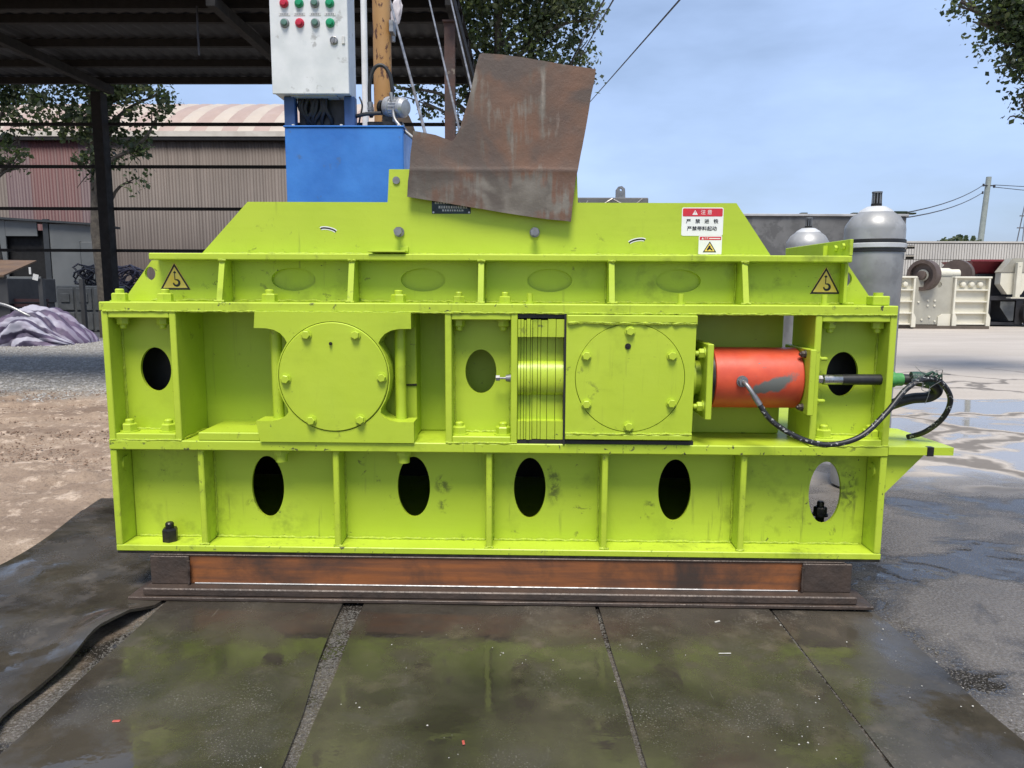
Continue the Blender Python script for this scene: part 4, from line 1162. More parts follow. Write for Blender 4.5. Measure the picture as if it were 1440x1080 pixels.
for x in bxs:
    m = MB().box(x-0.037, x+0.037, 1.9425, 1.9449, 3.143, 3.162, 0.0005)
    for q in range(5):
        m.box(x-0.026+q*0.011, x-0.019+q*0.011, 1.9418, 1.9424, 3.148, 3.157, m=1)
    obj('button_label', m, ['tag', 'zinc'], cab)
obj('door_lock', MB().lathe([(0.026, 0), (0.026, 0.010), (0.021, 0.013), (0.019, 0.010), (0.004, 0.010)], (-1.284, 1.945, 2.988), (0, -1, 0), 24).box(-1.289, -1.279, 1.928, 1.936, 2.972, 3.006, 0.002), 'zinc', cab)
obj('door_handle', MB().box(-1.232, -1.212, 1.937, 1.9449, 2.965, 3.015, 0.003), 'tag', cab)
# motor with its pump and hoses on the tank top
ax = Vector((0.80, -0.45, -0.12)).normalized()
mot = obj('electric_motor', MB().lathe([(0.03, -0.02), (0.066, -0.015), (0.070, 0.0), (0.070, 0.03), (0.062, 0.034), (0.062, 0.10), (0.066, 0.104), (0.066, 0.125), (0.05, 0.145), (0.02, 0.15)], Vector((-0.955, 2.10, 2.602)), ax, 28), 'alu', HS)
m = MB()
for k in range(20):
    a = 2*PI*k/20
    u = ax.orthogonal().normalized()
    v = ax.cross(u)
    d = u*math.cos(a)+v*math.sin(a)
    p = Vector((-0.955, 2.10, 2.602))
    m.tube([p+ax*0.036+d*0.064, p+ax*0.10+d*0.064], 0.004, 4)
obj('cooling_fin', m, 'alu', mot)
obj('pump_flange', MB().lathe([(0.028, 0), (0.05, 0.004), (0.05, 0.03), (0.036, 0.034), (0.036, 0.075)], Vector((-1.02, 2.137, 2.607)), ax, 20).box(-1.10, -0.86, 2.06, 2.16, 2.4405, 2.50, 0.004).box(-1.00, -0.93, 2.08, 2.14, 2.50, 2.56), 'black_oily', mot)
hs = obj('suction_hose', MB().tube([(-1.075, 2.08, 2.53), (-1.085, 2.08, 2.65), (-1.08, 2.08, 2.77), (-1.045, 2.08, 2.855), (-0.99, 2.08, 2.868), (-0.945, 2.08, 2.81), (-0.93, 2.08, 2.72), (-0.932, 2.09, 2.66)], 0.0125, 12, 0, 6)
   .tube([(-1.19, 2.06, 2.53), (-1.10, 2.04, 2.545), (-1.0, 2.04, 2.55)], 0.013, 10, 0, 4).tube([(-1.15, 2.06, 2.66), (-1.13, 2.05, 2.60), (-1.15, 2.06, 2.52), (-1.17, 2.08, 2.44)], 0.006, 8, 0, 4), 'rubber', HS)
obj('hose_ferrule', MB().cyl((-1.074, 2.08, 2.54), (-1.083, 2.08, 2.63), 0.019, n=14).cyl((-1.078, 2.08, 2.575), (-1.08, 2.08, 2.595), 0.024, n=6), 'zinc', hs)
obj('drain_hose', MB().tube([(-0.93, 2.03, 2.68), (-0.915, 2.02, 2.58), (-0.90, 2.0, 2.50), (-0.83, 1.96, 2.42), (-0.74, 1.90, 2.34), (-0.66, 1.82, 2.24), (-0.63, 1.7, 2.1)], 0.012, 12, 0, 6), 'zinc', HS)

# ------------------------------------------------------------------ poles, posts, stays behind the machine
ph = thing('steel_pole', 'orange steel pole with flaking paint behind the hydraulic station', 'pole', (-1.168, 3.0, 0.0))
obj('shaft', MB().lathe([(0.11, 0.0), (0.11, 0.02), (0.0715, 0.022), (0.0715, 4.42)], (-1.168, 3.0, 0), (0, 0, 1), 28), 'ochre', ph)
obj('clamp', MB().box(-1.10, -1.065, 2.93, 3.05, 3.36, 3.45, 0.004).cyl((-1.075, 2.98, 3.34), (-1.075, 2.98, 3.30), 0.016, n=10), 'zinc', ph)
wp = thing('plastic_pipe', 'slim white upright pipe beside the orange pole', 'pipe', (-1.265, 2.72, 0.0))
obj('pipe', MB().cyl((-1.262, 2.72, 0.0), (-1.246, 2.72, 4.3), 0.024, n=16), 'white_plastic', wp)
obj('pipe_clip', MB().cyl((-1.256, 2.72, 2.4), (-1.256, 2.72, 2.43), 0.029, n=16), 'white_plastic', wp)
rp = thing('steel_post', 'short rusty steel post under the shed roof edge behind the plate', 'post', (-0.885, 5.5, 0.0))
obj('shaft', MB().box(-0.943, -0.827, 5.45, 5.456, 0.012, 4.27).box(-0.943, -0.827, 5.544, 5.55, 0.012, 4.27).box(-0.888, -0.882, 5.457, 5.543, 0.012, 4.27), 'rusty_post', rp)
obj('cap_plate', MB().box(-0.958, -0.812, 5.42, 5.58, 4.2705, 4.29), 'rusty_post', rp)
obj('base_plate', MB().box(-1.03, -0.74, 5.35, 5.65, 0.0, 0.012), 'rusty_post', rp)
stays = []
for k, (a, b, lab) in enumerate((((-1.500, 5.0, 4.50), (-0.463, 1.13, 1.80), 'grey stay rod with a white plastic bag tied to it'),
                               ((-1.085, 5.0, 4.50), (-0.28, 1.13, 1.80), 'thin grey stay rod crossing the rusty post, second from the orange pole'),
                               ((-0.86, 5.0, 4.50), (-0.155, 1.13, 1.80), 'thin grey stay rod nearest the big tree, along the shed roof edge'))):
    mb = MB().tube([a, b], 0.011 if k == 0 else 0.008, 8)
    stays.append(solo('stay_rod', mb, 'rod', lab, 'stay rod', b, 'stay rods above the machine'))
m = MB()
bmesh.ops.create_icosphere(m.bm, subdivisions=3, radius=1.0)
for v in m.bm.verts:
    n1 = noise.noise(v.co*1.9)
    v.co = Vector((v.co.x*0.055*(1-0.35*v.co.z), v.co.y*0.035, v.co.z*0.145))*(1+0.45*n1)
    v.co += Vector((-1.355+0.25*v.co.z*0.35, 4.83, 4.19))
solo('plastic_bag', m, 'bag', 'crumpled white plastic bag tied round a grey stay rod', 'plastic bag', (-1.355, 4.83, 4.06))

# ------------------------------------------------------------------ the open shed
SH = thing('open_shed', 'dark open-sided shed with a corrugated roof seen from below', 'shed', (-7.0, 7.0, 0.0))
def corr(w, L, n, amp):
    """one corrugated sheet lying in the xy plane, w wide and L long"""
    mb = MB()
    pts, fs = [], []
    k = n*4
    for i in range(k+1):
        x = w*i/k
        z = amp*(0, 0.5, 1, 0.5)[i % 4]
        pts += [(x, 0, z), (x, L, z), (x, 0, z-0.003), (x, L, z-0.003)]
    for i in range(k):
        a, b = 4*i, 4*(i+1)
        fs += [(a, b, b+1, a+1), (a+3, b+3, b+2, a+2), (a, a+2, b+2, b), (a+1, b+1, b+3, a+3)]
    return mb.faces(pts, fs)
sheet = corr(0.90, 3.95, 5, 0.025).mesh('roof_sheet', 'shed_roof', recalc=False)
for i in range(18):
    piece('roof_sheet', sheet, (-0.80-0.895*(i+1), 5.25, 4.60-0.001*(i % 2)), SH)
for yy in (5.32, 5.7, 6.15, 7.05, 7.95, 8.85):
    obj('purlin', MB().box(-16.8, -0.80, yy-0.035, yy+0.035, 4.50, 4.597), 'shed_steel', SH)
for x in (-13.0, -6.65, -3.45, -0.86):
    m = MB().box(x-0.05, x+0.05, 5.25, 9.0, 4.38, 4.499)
    obj('rafter', m, 'shed_steel', SH)
for x, yy in ((-6.80, 8.9), (-13.2, 8.9), (-6.8, 5.4), (-13.2, 5.4), (-0.9, 8.95)):
    w = 0.078 if x == -6.8 else 0.06
    obj('post', MB().box(x-w, x+w, yy-0.10, yy+0.10, 0, 4.379 if yy < 8.92 else 4.379, 0.004), 'shed_steel', SH)
for z in (3.925, 3.265, 2.60, 1.93):
    obj('wall_rail', MB().box(-16.8, -0.96, 9.001, 9.05, z-0.024, z+0.024), 'shed_steel', SH)
obj('hanging_cable', MB().tube([(-3.75, 5.6, 4.5), (-3.752, 5.6, 4.2), (-3.75, 5.6, 3.97)], 0.012, 6), 'cable', SH)

# ------------------------------------------------------------------ trees
def tree(name, label, base, top, lean, clusters, nleaf, leaf, seed, trunk_r=0.22, group='trees beyond the shed'):
    random.seed(seed)
    t = thing(name, label, 'tree', base, group)
    b = Vector(base)
    m = MB()
    tp = Vector((base[0]+lean[0], base[1]+lean[1], top))
    path = [b.lerp(tp, i/6)+Vector((random.uniform(-.08, .08), random.uniform(-.08, .08), 0))*(1 if 0 < i else 0) for i in range(7)]
    m.tube(path, [trunk_r*(1-0.8*i/6) for i in range(7)], 12)
    for c, r in clusters:
        c = Vector(c)
        h = max(0.15, min(0.85, (c.z-b.z-1.2)/(top-b.z)))
        s = b.lerp(tp, h)
        mid = s.lerp(c, 0.5)+Vector((random.uniform(-.3, .3), random.uniform(-.3, .3), random.uniform(-0.1, .4)))
        m.tube([s, mid, c], [trunk_r*0.30, trunk_r*0.08], 7, 0, 4)
        for q in range(3):
            e = c+Vector((random.gauss(0, .5), random.gauss(0, .5), random.gauss(0, .5)))*r[0]
            m.tube([c.lerp(mid, 0.3), c.lerp(e, 0.6), e], [trunk_r*0.09, trunk_r*0.03], 5, 0, 3)
    obj('trunk', m, 'bark', t)
    vs, fs, mi = [], [], []
    tot = sum(r[0]*r[1]*r[2] for _, r in clusters)
    for c, r in clusters:
        k = int(nleaf*(r[0]*r[1]*r[2])/tot)
        # sub-clumps within each cluster leave ragged gaps
        subs = []
        for _ in range(max(5, k//45)):
            d = Vector((random.gauss(0, 1), random.gauss(0, 1), random.gauss(0, 1))).normalized()*random.random()**0.45
            subs.append((Vector(c)+Vector((d.x*r[0], d.y*r[1], d.z*r[2])), random.choice((0, 0, 1, 1, 1, 2))))
        for _ in range(k):
            sc, tone = random.choice(subs)
            p = sc+Vector((random.gauss(0, .16), random.gauss(0, .16), random.gauss(0, .13)))*(0.6+0.5*max(r)/1.5)
            s = leaf*random.choice((0.5, 0.7, 0.85, 1.0, 1.25))*random.uniform(0.85, 1.15)
            nrm = Vector((random.gauss(0, .6), random.gauss(0, .6), random.gauss(0, .6)+0.35)).normalized()
            u = nrm.orthogonal().normalized()
            u = Matrix.Rotation(random.random()*6.28, 3, nrm) @ u
            w = nrm.cross(u)
            o = len(vs)
            vs += [p-u*s*0.5, p-w*s*0.42+nrm*s*0.06, p+u*s*0.62, p+w*s*0.42+nrm*s*0.06]
            fs.append((o, o+1, o+2, o+3))
            mi.append(tone if random.random() < 0.75 else random.randrange(3))
    me = bpy.data.meshes.new('crown')
    me.from_pydata([v-b for v in vs], [], fs)
    for k in ('leaf1', 'leaf2', 'leaf3'):
        me.materials.append(M[k])
    me.polygons.foreach_set('material_index', mi)
    o = put('crown', me, t)
    o['kind'] = 'stuff'
    return t
random.seed(2)
ca = [((-0.75, 14, 8.3), (2.2, 1.6, 1.8)), ((-1.9, 14, 7.0), (1.15, 1.2, 1.2)), ((0.2, 14, 7.2), (1.1, 1.1, 0.95)), ((0.95, 14, 7.75), (0.85, 0.8, 0.75)), ((1.15, 14, 6.55), (0.42, 0.5, 0.30)),
      ((-0.4, 14, 6.2), (1.3, 1.0, 0.8)), ((0.75, 14, 6.25), (0.8, 0.7, 0.35)), ((-2.35, 14, 5.45), (0.5, 0.6, 0.4)), ((-1.65, 14, 5.1), (0.35, 0.5, 0.55)), ((1.35, 14, 7.2), (0.35, 0.4, 0.3)),
      ((-2.95, 14, 5.75), (0.35, 0.4, 0.35)), ((1.42, 14, 6.0), (0.16, 0.2, 0.22)), ((-1.4, 14, 5.9), (0.7, 0.7, 0.5))]
tree('broadleaf_tree', 'tall green tree behind the rusty plate with sky showing through its crown', (-0.9, 14.0, 0), 9.2, (0.3, 0), ca, 26000, 0.10, 11)
cl = [((-11.0, 16, 7.6), (2.2, 1.5, 1.5)), ((-10.0, 16, 6.1), (0.9, 0.9, 0.65)), ((-11.4, 16, 5.7), (1.1, 1.0, 0.75)), ((-9.25, 16, 6.1), (0.42, 0.5, 0.30)), ((-10.5, 16, 5.25), (0.8, 0.8, 0.55)),
      ((-10.9, 16, 4.5), (0.55, 0.6, 0.45)), ((-9.9, 16, 4.75), (0.40, 0.5, 0.32)), ((-9.35, 16, 5.55), (0.2, 0.2, 0.15)), ((-10.1, 16, 4.0), (0.3, 0.4, 0.35))]
tree('broadleaf_tree', 'green tree growing behind the black shed post in front of the brown warehouse', (-10.95, 16.0, 0), 8.2, (-0.1, 0), cl, 14000, 0.12, 12)
cl2 = [((-13.6, 16.5, 7.4), (1.6, 1.2, 1.4)), ((-13.5, 16.5, 6.2), (0.8, 0.9, 0.6)), ((-13.3, 16.5, 5.2), (0.55, 0.6, 0.6)), ((-13.5, 16.5, 4.4), (0.35, 0.5, 0.45))]
tree('broadleaf_tree', 'tree at the left edge of the picture hanging over the red warehouse wall', (-14.2, 16.5, 0), 8.0, (0.2, 0), cl2, 5200, 0.13, 13)
cr_ = [((8.3, 8, 6.2), (1.2, 1.0, 0.9)), ((7.4, 8, 5.5), (0.8, 0.7, 0.5)), ((6.55, 8, 5.33), (0.55, 0.5, 0.20)), ((6.95, 8, 5.05), (0.50, 0.6, 0.35)), ((6.72, 8, 4.88), (0.34, 0.4, 0.24)), ((7.2, 8, 4.6), (0.45, 0.5, 0.4)),
       ((6.86, 8, 4.50), (0.20, 0.3, 0.16)), ((7.3, 8, 4.15), (0.34, 0.4, 0.34)), ((7.06, 8, 3.92), (0.14, 0.2, 0.12)), ((6.05, 8, 5.38), (0.15, 0.2, 0.08)), ((8.0, 8, 4.9), (0.7, 0.8, 0.8)), ((6.35, 8, 5.1), (0.12, 0.2, 0.10))]
tree('broadleaf_tree', 'dark leafy crown hanging in from the upper right corner of the sky', (9.1, 8.4, 0), 6.8, (-0.3, 0), cr_, 26000, 0.075, 14, 0.2, 'trees round the yard')

# ------------------------------------------------------------------ overhead wires
for a, b, lab in (((1.42, 0.0, 3.45), (1.62, 30.0, 8.1), 'overhead wire slanting down from the top edge behind the rusty plate, rightmost of three'),
                  ((0.93, 2.0, 3.9), (1.30, 30.0, 9.6), 'overhead wire passing the right side of the tree crown, middle of three'),
                  ((0.80, 2.0, 3.85), (1.05, 30.0, 9.4), 'overhead wire passing through the tree crown, leftmost of three')):
    solo('overhead_wire', MB().tube([a, b], 0.010, 6), 'cable', lab, 'overhead wire', b, 'overhead wires')
solo('overhead_wire', MB().tube([(-24, 24.5, 9.1), (-15, 24.5, 9.3), (-5, 24.5, 9.9)], 0.02, 5, 0, 5), 'cable', 'thin overhead wire crossing the sky above the pink warehouse roof', 'overhead wire', (-15, 24.5, 9.3), 'overhead wires')

# ------------------------------------------------------------------ warehouse
WH = thing('warehouse', 'long brown corrugated warehouse with a curved pink and cream striped roof', 'warehouse', (-17.0, 27.0, 0.0))
def vsheet(w, h, n, amp):  # one ribbed wall sheet
    mb = MB()
    pts, fs = [], []
    k = n*4
    rng = random.Random(n)
    cut = [rng.uniform(0.5, 1.6) for _ in range(k)]
    xs = [w*sum(cut[:i])/sum(cut) for i in range(k+1)]
    for i in range(k+1):
        x = xs[i]
        y = -amp*(0, 1, 1, 0)[i % 4]
        pts += [(x, y, 0), (x, y, h), (x, y+0.004, 0), (x, y+0.004, h)]
    for i in range(k):
        a, b = 4*i, 4*(i+1)
        fs += [(a, b, b+1, a+1), (a+3, b+3, b+2, a+2), (a+1, b+1, b+3, a+3)]
    return mb.faces(pts, fs)
for nm in ('clad', 'clad_red', 'clad_mauve'):
    M[nm+'_me'] = vsheet(1.004, 7.15, 8, 0.014).mesh('wall_sheet', nm, recalc=False)
for i in range(21):
    x = -27.0+i
    k = 'clad_red' if -20.6 < x < -18.4 else ('clad_mauve' if -21.5 < x < -17.6 else 'clad')
    piece('wall_sheet', M[k+'_me'], (x, 27.0+0.004*(i % 2), 0.0), WH)
obj('end_wall', MB().box(-6.1, -6.0, 27.05, 39, 0, 7.1), 'clad', WH)
obj('fascia', MB().box(-27.1, -5.9, 26.80, 26.95, 7.16, 7.36), 'wh_fascia', WH)
obj('gutter', MB().box(-27.1, -5.9, 26.82, 26.97, 7.02, 7.155), 'shed_steel', WH)
def arc_sheet(w, mat):
    mb = MB()
    pts, fs = [], []
    ny = 16
    prof = [(0, 0), (0.12, 0.012), (0.5, 0.05), (0.88, 0.012), (1.0, 0)]
    for j in range(ny+1):
        a = R(49.2)+R(81.6)*j/ny
        for u, b in prof:
            rr = 10.72+b
            pts.append((u*w, 7.0-rr*math.cos(a), -8.115+rr*math.sin(a)))
    n = len(prof)
    for j in range(ny):
        for i in range(n-1):
            q = j*n+i
            fs.append((q, q+1, q+n+1, q+n))
    return mb.faces(pts, fs).mesh('roof_sheet', mat, recalc=False)
ra, rb = arc_sheet(0.64, 'roof_pink'), arc_sheet(0.64, 'roof_cream')
for i in range(33):
    piece('roof_sheet', ra if i % 2 else rb, (-27.1+0.642*i, 26.86, 7.10), WH)

# ------------------------------------------------------------------ left yard: hut, table, blocks, coils, tarpaulin
HT = thing('grey_hut', 'grey panel hut with a dark window opening behind the shed', 'hut', (-15.5, 22.0, 0.0))
obj('wall_panel', MB().box(-15.55, -14.0, 21.0, 21.06, 0, 3.30, 0.01), 'hut', HT)
obj('wall_panel', MB().box(-17.8, -17.0, 21.0, 21.06, 0, 3.42, 0.01).box(-17.0, -15.95, 21.0, 21.06, 2.90, 3.40, 0.01).box(-17.0, -15.95, 21.0, 21.06, 0, 1.6, 0.01), 'hut', HT)
obj('interior', MB().box(-17.6, -14.2, 21.2, 21.88, 0.01, 3.1), 'dark_in', HT)
obj('corner_post', MB().box(-15.74, -15.56, 20.97, 21.08, 0, 3.45).box(-14.0, -13.86, 20.97, 21.08, 0, 3.24), 'hut_frame', HT)
obj('door', MB().box(-14.55, -14.06, 20.97, 20.995, 0.9, 2.72, 0.01).box(-14.60, -14.55, 20.96, 20.995, 0.4, 2.75), 'hut', HT)
obj('window_panel', MB().box(-14.52, -14.1, 20.93, 20.965, 1.35, 1.75, 0.01), 'hut', HT)
obj('roof', MB().faces([(-17.9, 20.85, 3.48), (-13.75, 20.85, 3.24), (-13.75, 22.0, 3.2), (-17.9, 22.0, 3.45), (-17.9, 20.85, 3.55), (-13.75, 20.85, 3.30), (-13.75, 22.0, 3.27), (-17.9, 22.0, 3.52)],
    [(0, 1, 2, 3), (7, 6, 5, 4), (0, 4, 5, 1), (1, 5, 6, 2), (2, 6, 7, 3), (3, 7, 4, 0)]), 'hut_frame', HT)
obj('side_wall', MB().box(-13.92, -13.87, 21.09, 21.9, 0, 3.2), 'hut', HT)
TB = thing('work_table', 'dark steel bench with a rusty brown top in front of the grey hut', 'work bench', (-12.9, 14.8, 0.0))
TP = [(-15.0, 16.0, 2.0), (-12.72, 16.0, 1.975), (-12.20, 14.0, 1.575), (-15.0, 14.0, 1.60)]
obj('table_top', MB().faces(TP+[(x, y, z-0.035) for x, y, z in TP], [(0, 3, 2, 1), (4, 5, 6, 7), (0, 1, 5, 4), (1, 2, 6, 5), (2, 3, 7, 6), (3, 0, 4, 7)]), 'brown_top', TB)
obj('frame', MB().box(-14.5, -12.2, 14.1, 15.9, 0.9, 1.50, 0.01).box(-14.5, -12.25, 14.2, 15.9, 0.02, 0.895, 0.01), 'dark_box', TB)
m = MB()
for q in range(6):
    m.box(-12.24, -11.40, 14.3, 14.36, 0.35+q*0.12, 0.42+q*0.12)
obj('slats', m, 'dark_red', TB)
for yy in (14.15, 15.75):
    obj('leg', MB().box(-11.50, -11.40, yy, yy+0.1, 0, 1.50), 'dark_box', TB)
obj('paper_tag', MB().box(-11.58, -11.45, 14.10, 14.105, 1.46, 1.60, rot=Matrix.Rotation(R(14), 3, 'Y')).box(-11.66, -11.61, 14.10, 14.105, 1.60, 1.76), 'tag', TB)
solo('bent_pipe', MB().tube([(-13.2, 13.4, 0.95), (-12.3, 13.4, 0.97), (-11.8, 13.4, 0.9), (-11.4, 13.4, 0.72), (-11.2, 13.45, 0.55), (-11.1, 13.5, 0.0)], 0.035, 10, 0, 5), 'zinc', 'pale bent pipe arching over the striped tarpaulin', 'pipe', (-11.1, 13.5, 0.0))
BK = thing('grey_crate', 'low grey panelled steel crate behind the striped tarpaulin', 'crate', (-13.0, 18.3, 0.0))
obj('body', MB().box(-13.55, -11.9, 18.0, 18.8, 0.0, 1.32, 0.02), 'block', BK)
for k in range(3):
    x = -13.50+k*0.53
    obj('panel', MB().box(x, x+0.46, 17.96, 17.995, 0.62, 1.26, 0.015).box(x+0.10, x+0.36, 17.93, 17.958, 0.85, 1.10, 0.01), 'block', BK)
    obj('panel', MB().box(x, x+0.46, 17.96, 17.995, 0.05, 0.56, 0.015), 'block', BK)
random.seed(31)
def coil(x, y, z, r, n, mat, label, nturn=9):
    m = MB()
    for k in range(nturn):
        c = Vector((x+random.gauss(0, r*.22), y+random.gauss(0, .15), z+random.gauss(0, r*.16)))
        e1 = Vector((1, random.gauss(0, .5), random.gauss(0, .3))).normalized()
        e2 = Vector((random.gauss(0, .4), random.gauss(0, .5), 1)).normalized()
        rr = r*random.uniform(0.55, 1.05)
        m.tube([c+e1*rr*math.cos(2*PI*i/18)+e2*rr*0.8*math.sin(2*PI*i/18)+Vector((random.gauss(0, .02),)*3) for i in range(19)], 0.028, 6)
    return solo('hose_coil', m, mat, label, 'hose coil', (x, y, max(0, z-r)), 'tangled hose coils by the hut')
coil(-13.1, 19.2, 1.62, 0.42, 9, 'coil', 'tangled black hose coil hanging by the hut corner, left of the violet coil', 12)
coil(-12.1, 19.3, 1.60, 0.42, 9, 'coil2', 'tangled violet-grey hose coil next to the green crusher end', 14)
coil(-12.15, 18.9, 0.95, 0.42, 9, 'coil', 'black hose coil low down beside the grey crate', 13)
solo('coil_stand', MB().box(-13.4, -11.7, 19.0, 19.6, 0.0, 1.12, 0.02), 'dark_in', 'dark steel box under the tangled hose coils', 'steel box', (-12.6, 19.3, 0.0))
# tarpaulin heap: one sheet gathered into long folds over the bundle beneath
m = MB()
NX, NY = 150, 110
pts, fs, fold = [], [], []
for j in range(NY+1):
    v = j/NY
    for i in range(NX+1):
        u = i/NX
        a = PI*v
        ex = max(0.0, math.sin(PI*min(1, 0.04+0.96*u)))**0.5
        H = (0.40+0.44*math.exp(-((u-0.66)/0.23)**2))*ex
        y = 14.0-1.05*math.cos(a)*(0.55+0.45*ex)
        z = H*math.sin(a)**0.75
        nrm = Vector((0, -math.cos(a), math.sin(a)))
        wv = v*6.0+1.9*noise.noise(Vector((u*2.1, v*1.4, 0)))+1.1*math.sin(u*3.0)
        f1 = abs((wv % 1.0)-0.5)*2                      # sharp creases between rounded folds
        d = 0.20*(f1**0.6-0.4)*ex+0.07*(abs(noise.noise(Vector((u*6, v*9, 3))))-0.2)+0.03*noise.noise(Vector((u*22, v*22, 5)))
        d -= 0.13*math.exp(-((v-0.33-0.10*math.sin(u*4))/0.02)**2)*ex
        x = -13.15+2.80*u+0.14*noise.noise(Vector((u*3, v*5, 9)))
        p = Vector((x, y, z))+nrm*d
        pts.append((p.x, p.y, max(0.004, p.z)))
        fold.append(v*0.9+0.05*math.sin(u*5))
n = NX+1
for j in range(NY):
    for i in range(NX):
        a = j*n+i
        fs.append((a, a+1, a+n+1, a+n))
base = (-11.7, 14.0, 0.0)
me = bpy.data.meshes.new('tarpaulin')
me.from_pydata([(x-base[0], y-base[1], z) for x, y, z in pts], [], fs)
me.materials.append(M['tarp'])
me.attributes.new('fold', 'FLOAT', 'POINT').data.foreach_set('value', fold)
me.polygons.foreach_set('use_smooth', [True]*len(me.polygons))
tag(put('tarpaulin', me, None, base), 'heap of crumpled white and violet striped tarpaulin on the gravel', 'tarpaulin')
solo('scrap_block', MB().box(-11.35, -11.22, 13.0, 13.1, 0, 0.16, 0.01).box(-11.21, -10.95, 13.05, 13.2, 0, 0.10, 0.01, m=1), ['tag', 'brown_top'], 'white and rusty offcuts lying at the foot of the tarpaulin heap', 'scrap', (-11.2, 13.1, 0.0))

# ------------------------------------------------------------------ behind the machine, right
GS = thing('steel_container', 'weathered dark grey steel container with a pale top edge behind the gas cylinders', 'container', (3.9, 8.9, 0.0))
obj('body', MB().box(2.0, 5.53, 8.0, 10.0, 0.0, 2.42, 0.01), 'grey_slab', GS)
obj('top_edge', MB().box(1.98, 5.55, 7.97, 10.03, 2.4205, 2.455, 0.005), 'slab_edge', GS)
random.seed(4)
m = MB()
for x in (4.0, 4.75, 4.95, 5.35, 5.5):
    m.box(x, x+random.uniform(0.06, 0.2), 8.0, 8.1, 2.456, 2.456+random.uniform(0.015, 0.05), 0.005)
obj('dirt_clump', m, 'leaf2', GS)
GB = thing('lifting_frame', 'dark grey steel frame with a lifting lug showing above the hood', 'steel frame', (0.8, 4.3, 0.0))
obj('beam', MB().box(0.40, 1.13, 4.0, 4.6, 2.02, 2.222, 0.008), 'grey_slab', GB)
for x in (0.45, 0.98):
    obj('leg', MB().box(x, x+0.1, 4.05, 4.55, 0, 2.02), 'grey_slab', GB)
obj('lifting_lug', MB().plate([(0.83, 2.2225), (0.83, 2.30), (0.85, 2.328), (0.885, 2.335), (0.915, 2.31), (0.92, 2.2225)], [ell(0.877, 2.30, 0.012, 0.012, 12)], 4.05, 4.09), 'zinc', GB)
obj('loose_wire', MB().tube([(0.62, 3.98, 2.10), (0.74, 3.97, 2.18), (0.79, 3.98, 2.21)], 0.007, 5).tube([(0.80, 3.97, 2.20), (0.9, 3.96, 2.15), (0.98, 3.97, 2.14), (1.07, 3.97, 2.21)], 0.008, 5, 0, 3).tube([(0.46, 3.98, 2.20), (0.52, 3.97, 2.14), (0.56, 3.98, 2.19)], 0.008, 5, 0, 3), 'wire', GB)
def gas(x, y, label, ring):
    t = thing('gas_cylinder', label, 'gas cylinder', (x, y, 0), 'grey gas cylinders')
    b = obj('body', MB().lathe([(0.15, 0), (0.176, 0.02), (0.182, 0.1), (0.183, 1.45), (0.187, 1.46), (0.190, 1.64)], (x, y, 0), (0, 0, 1), 44), 'tank_grey', t)
    obj('shoulder', MB().lathe([(0.190, 1.6405), (0.190, 1.78), (0.186, 1.81), (0.150, 1.868), (0.108, 1.898)], (x, y, 0), (0, 0, 1), 44), 'tank_grey', t)
    obj('cap_plate', MB().lathe([(0.112, 1.896), (0.098, 1.912), (0.06, 1.935), (0.034, 1.938)], (x, y, 0), (0, 0, 1), 36), 'tank_pale', t)
    if ring:
        obj('band', MB().lathe([(0.193, 1.655), (0.202, 1.66), (0.202, 1.685), (0.193, 1.69)], (x, y, 0), (0, 0, 1), 44), 'tank_pale', t)
        obj('band_seal', MB().lathe([(0.191, 1.63), (0.197, 1.633), (0.197, 1.65), (0.191, 1.653)], (x, y, 0), (0, 0, 1), 44).lathe([(0.191, 1.692), (0.197, 1.695), (0.197, 1.712), (0.191, 1.715)], (x, y, 0), (0, 0, 1), 44), 'black', t)
        for zz, rr in ((1.665, 0.012), (1.60, 0.016)):
            obj('band_bolt', MB().cyl((x+0.18, y-0.08, zz), (x+0.225, y-0.10, zz), rr, n=8), 'black_oily', t)
    v = obj('valve', MB().lathe([(0.034, 1.939), (0.034, 1.955), (0.022, 1.957), (0.022, 2.02)], (x, y, 0), (0, 0, 1), 16), 'black_oily', t)
    m = MB()
    for k in range(10):
        a = 2*PI*k/10
        m.tube([(x+0.030*math.cos(a), y+0.030*math.sin(a), 1.945), (x+0.028*math.cos(a), y+0.028*math.sin(a), 2.03)], 0.0035, 5)
    m.lathe([(0.026, 2.024), (0.033, 2.024), (0.033, 2.034), (0.026, 2.034)], (x, y, 0), (0, 0, 1), 20)
    obj('valve_guard', m, 'zinc', v)
gas(2.345, 2.0, 'large grey gas cylinder with a pale band at the right end of the crusher', True)
gas(2.60, 3.9, 'grey gas cylinder standing farther back, only its pale shoulder showing', False)

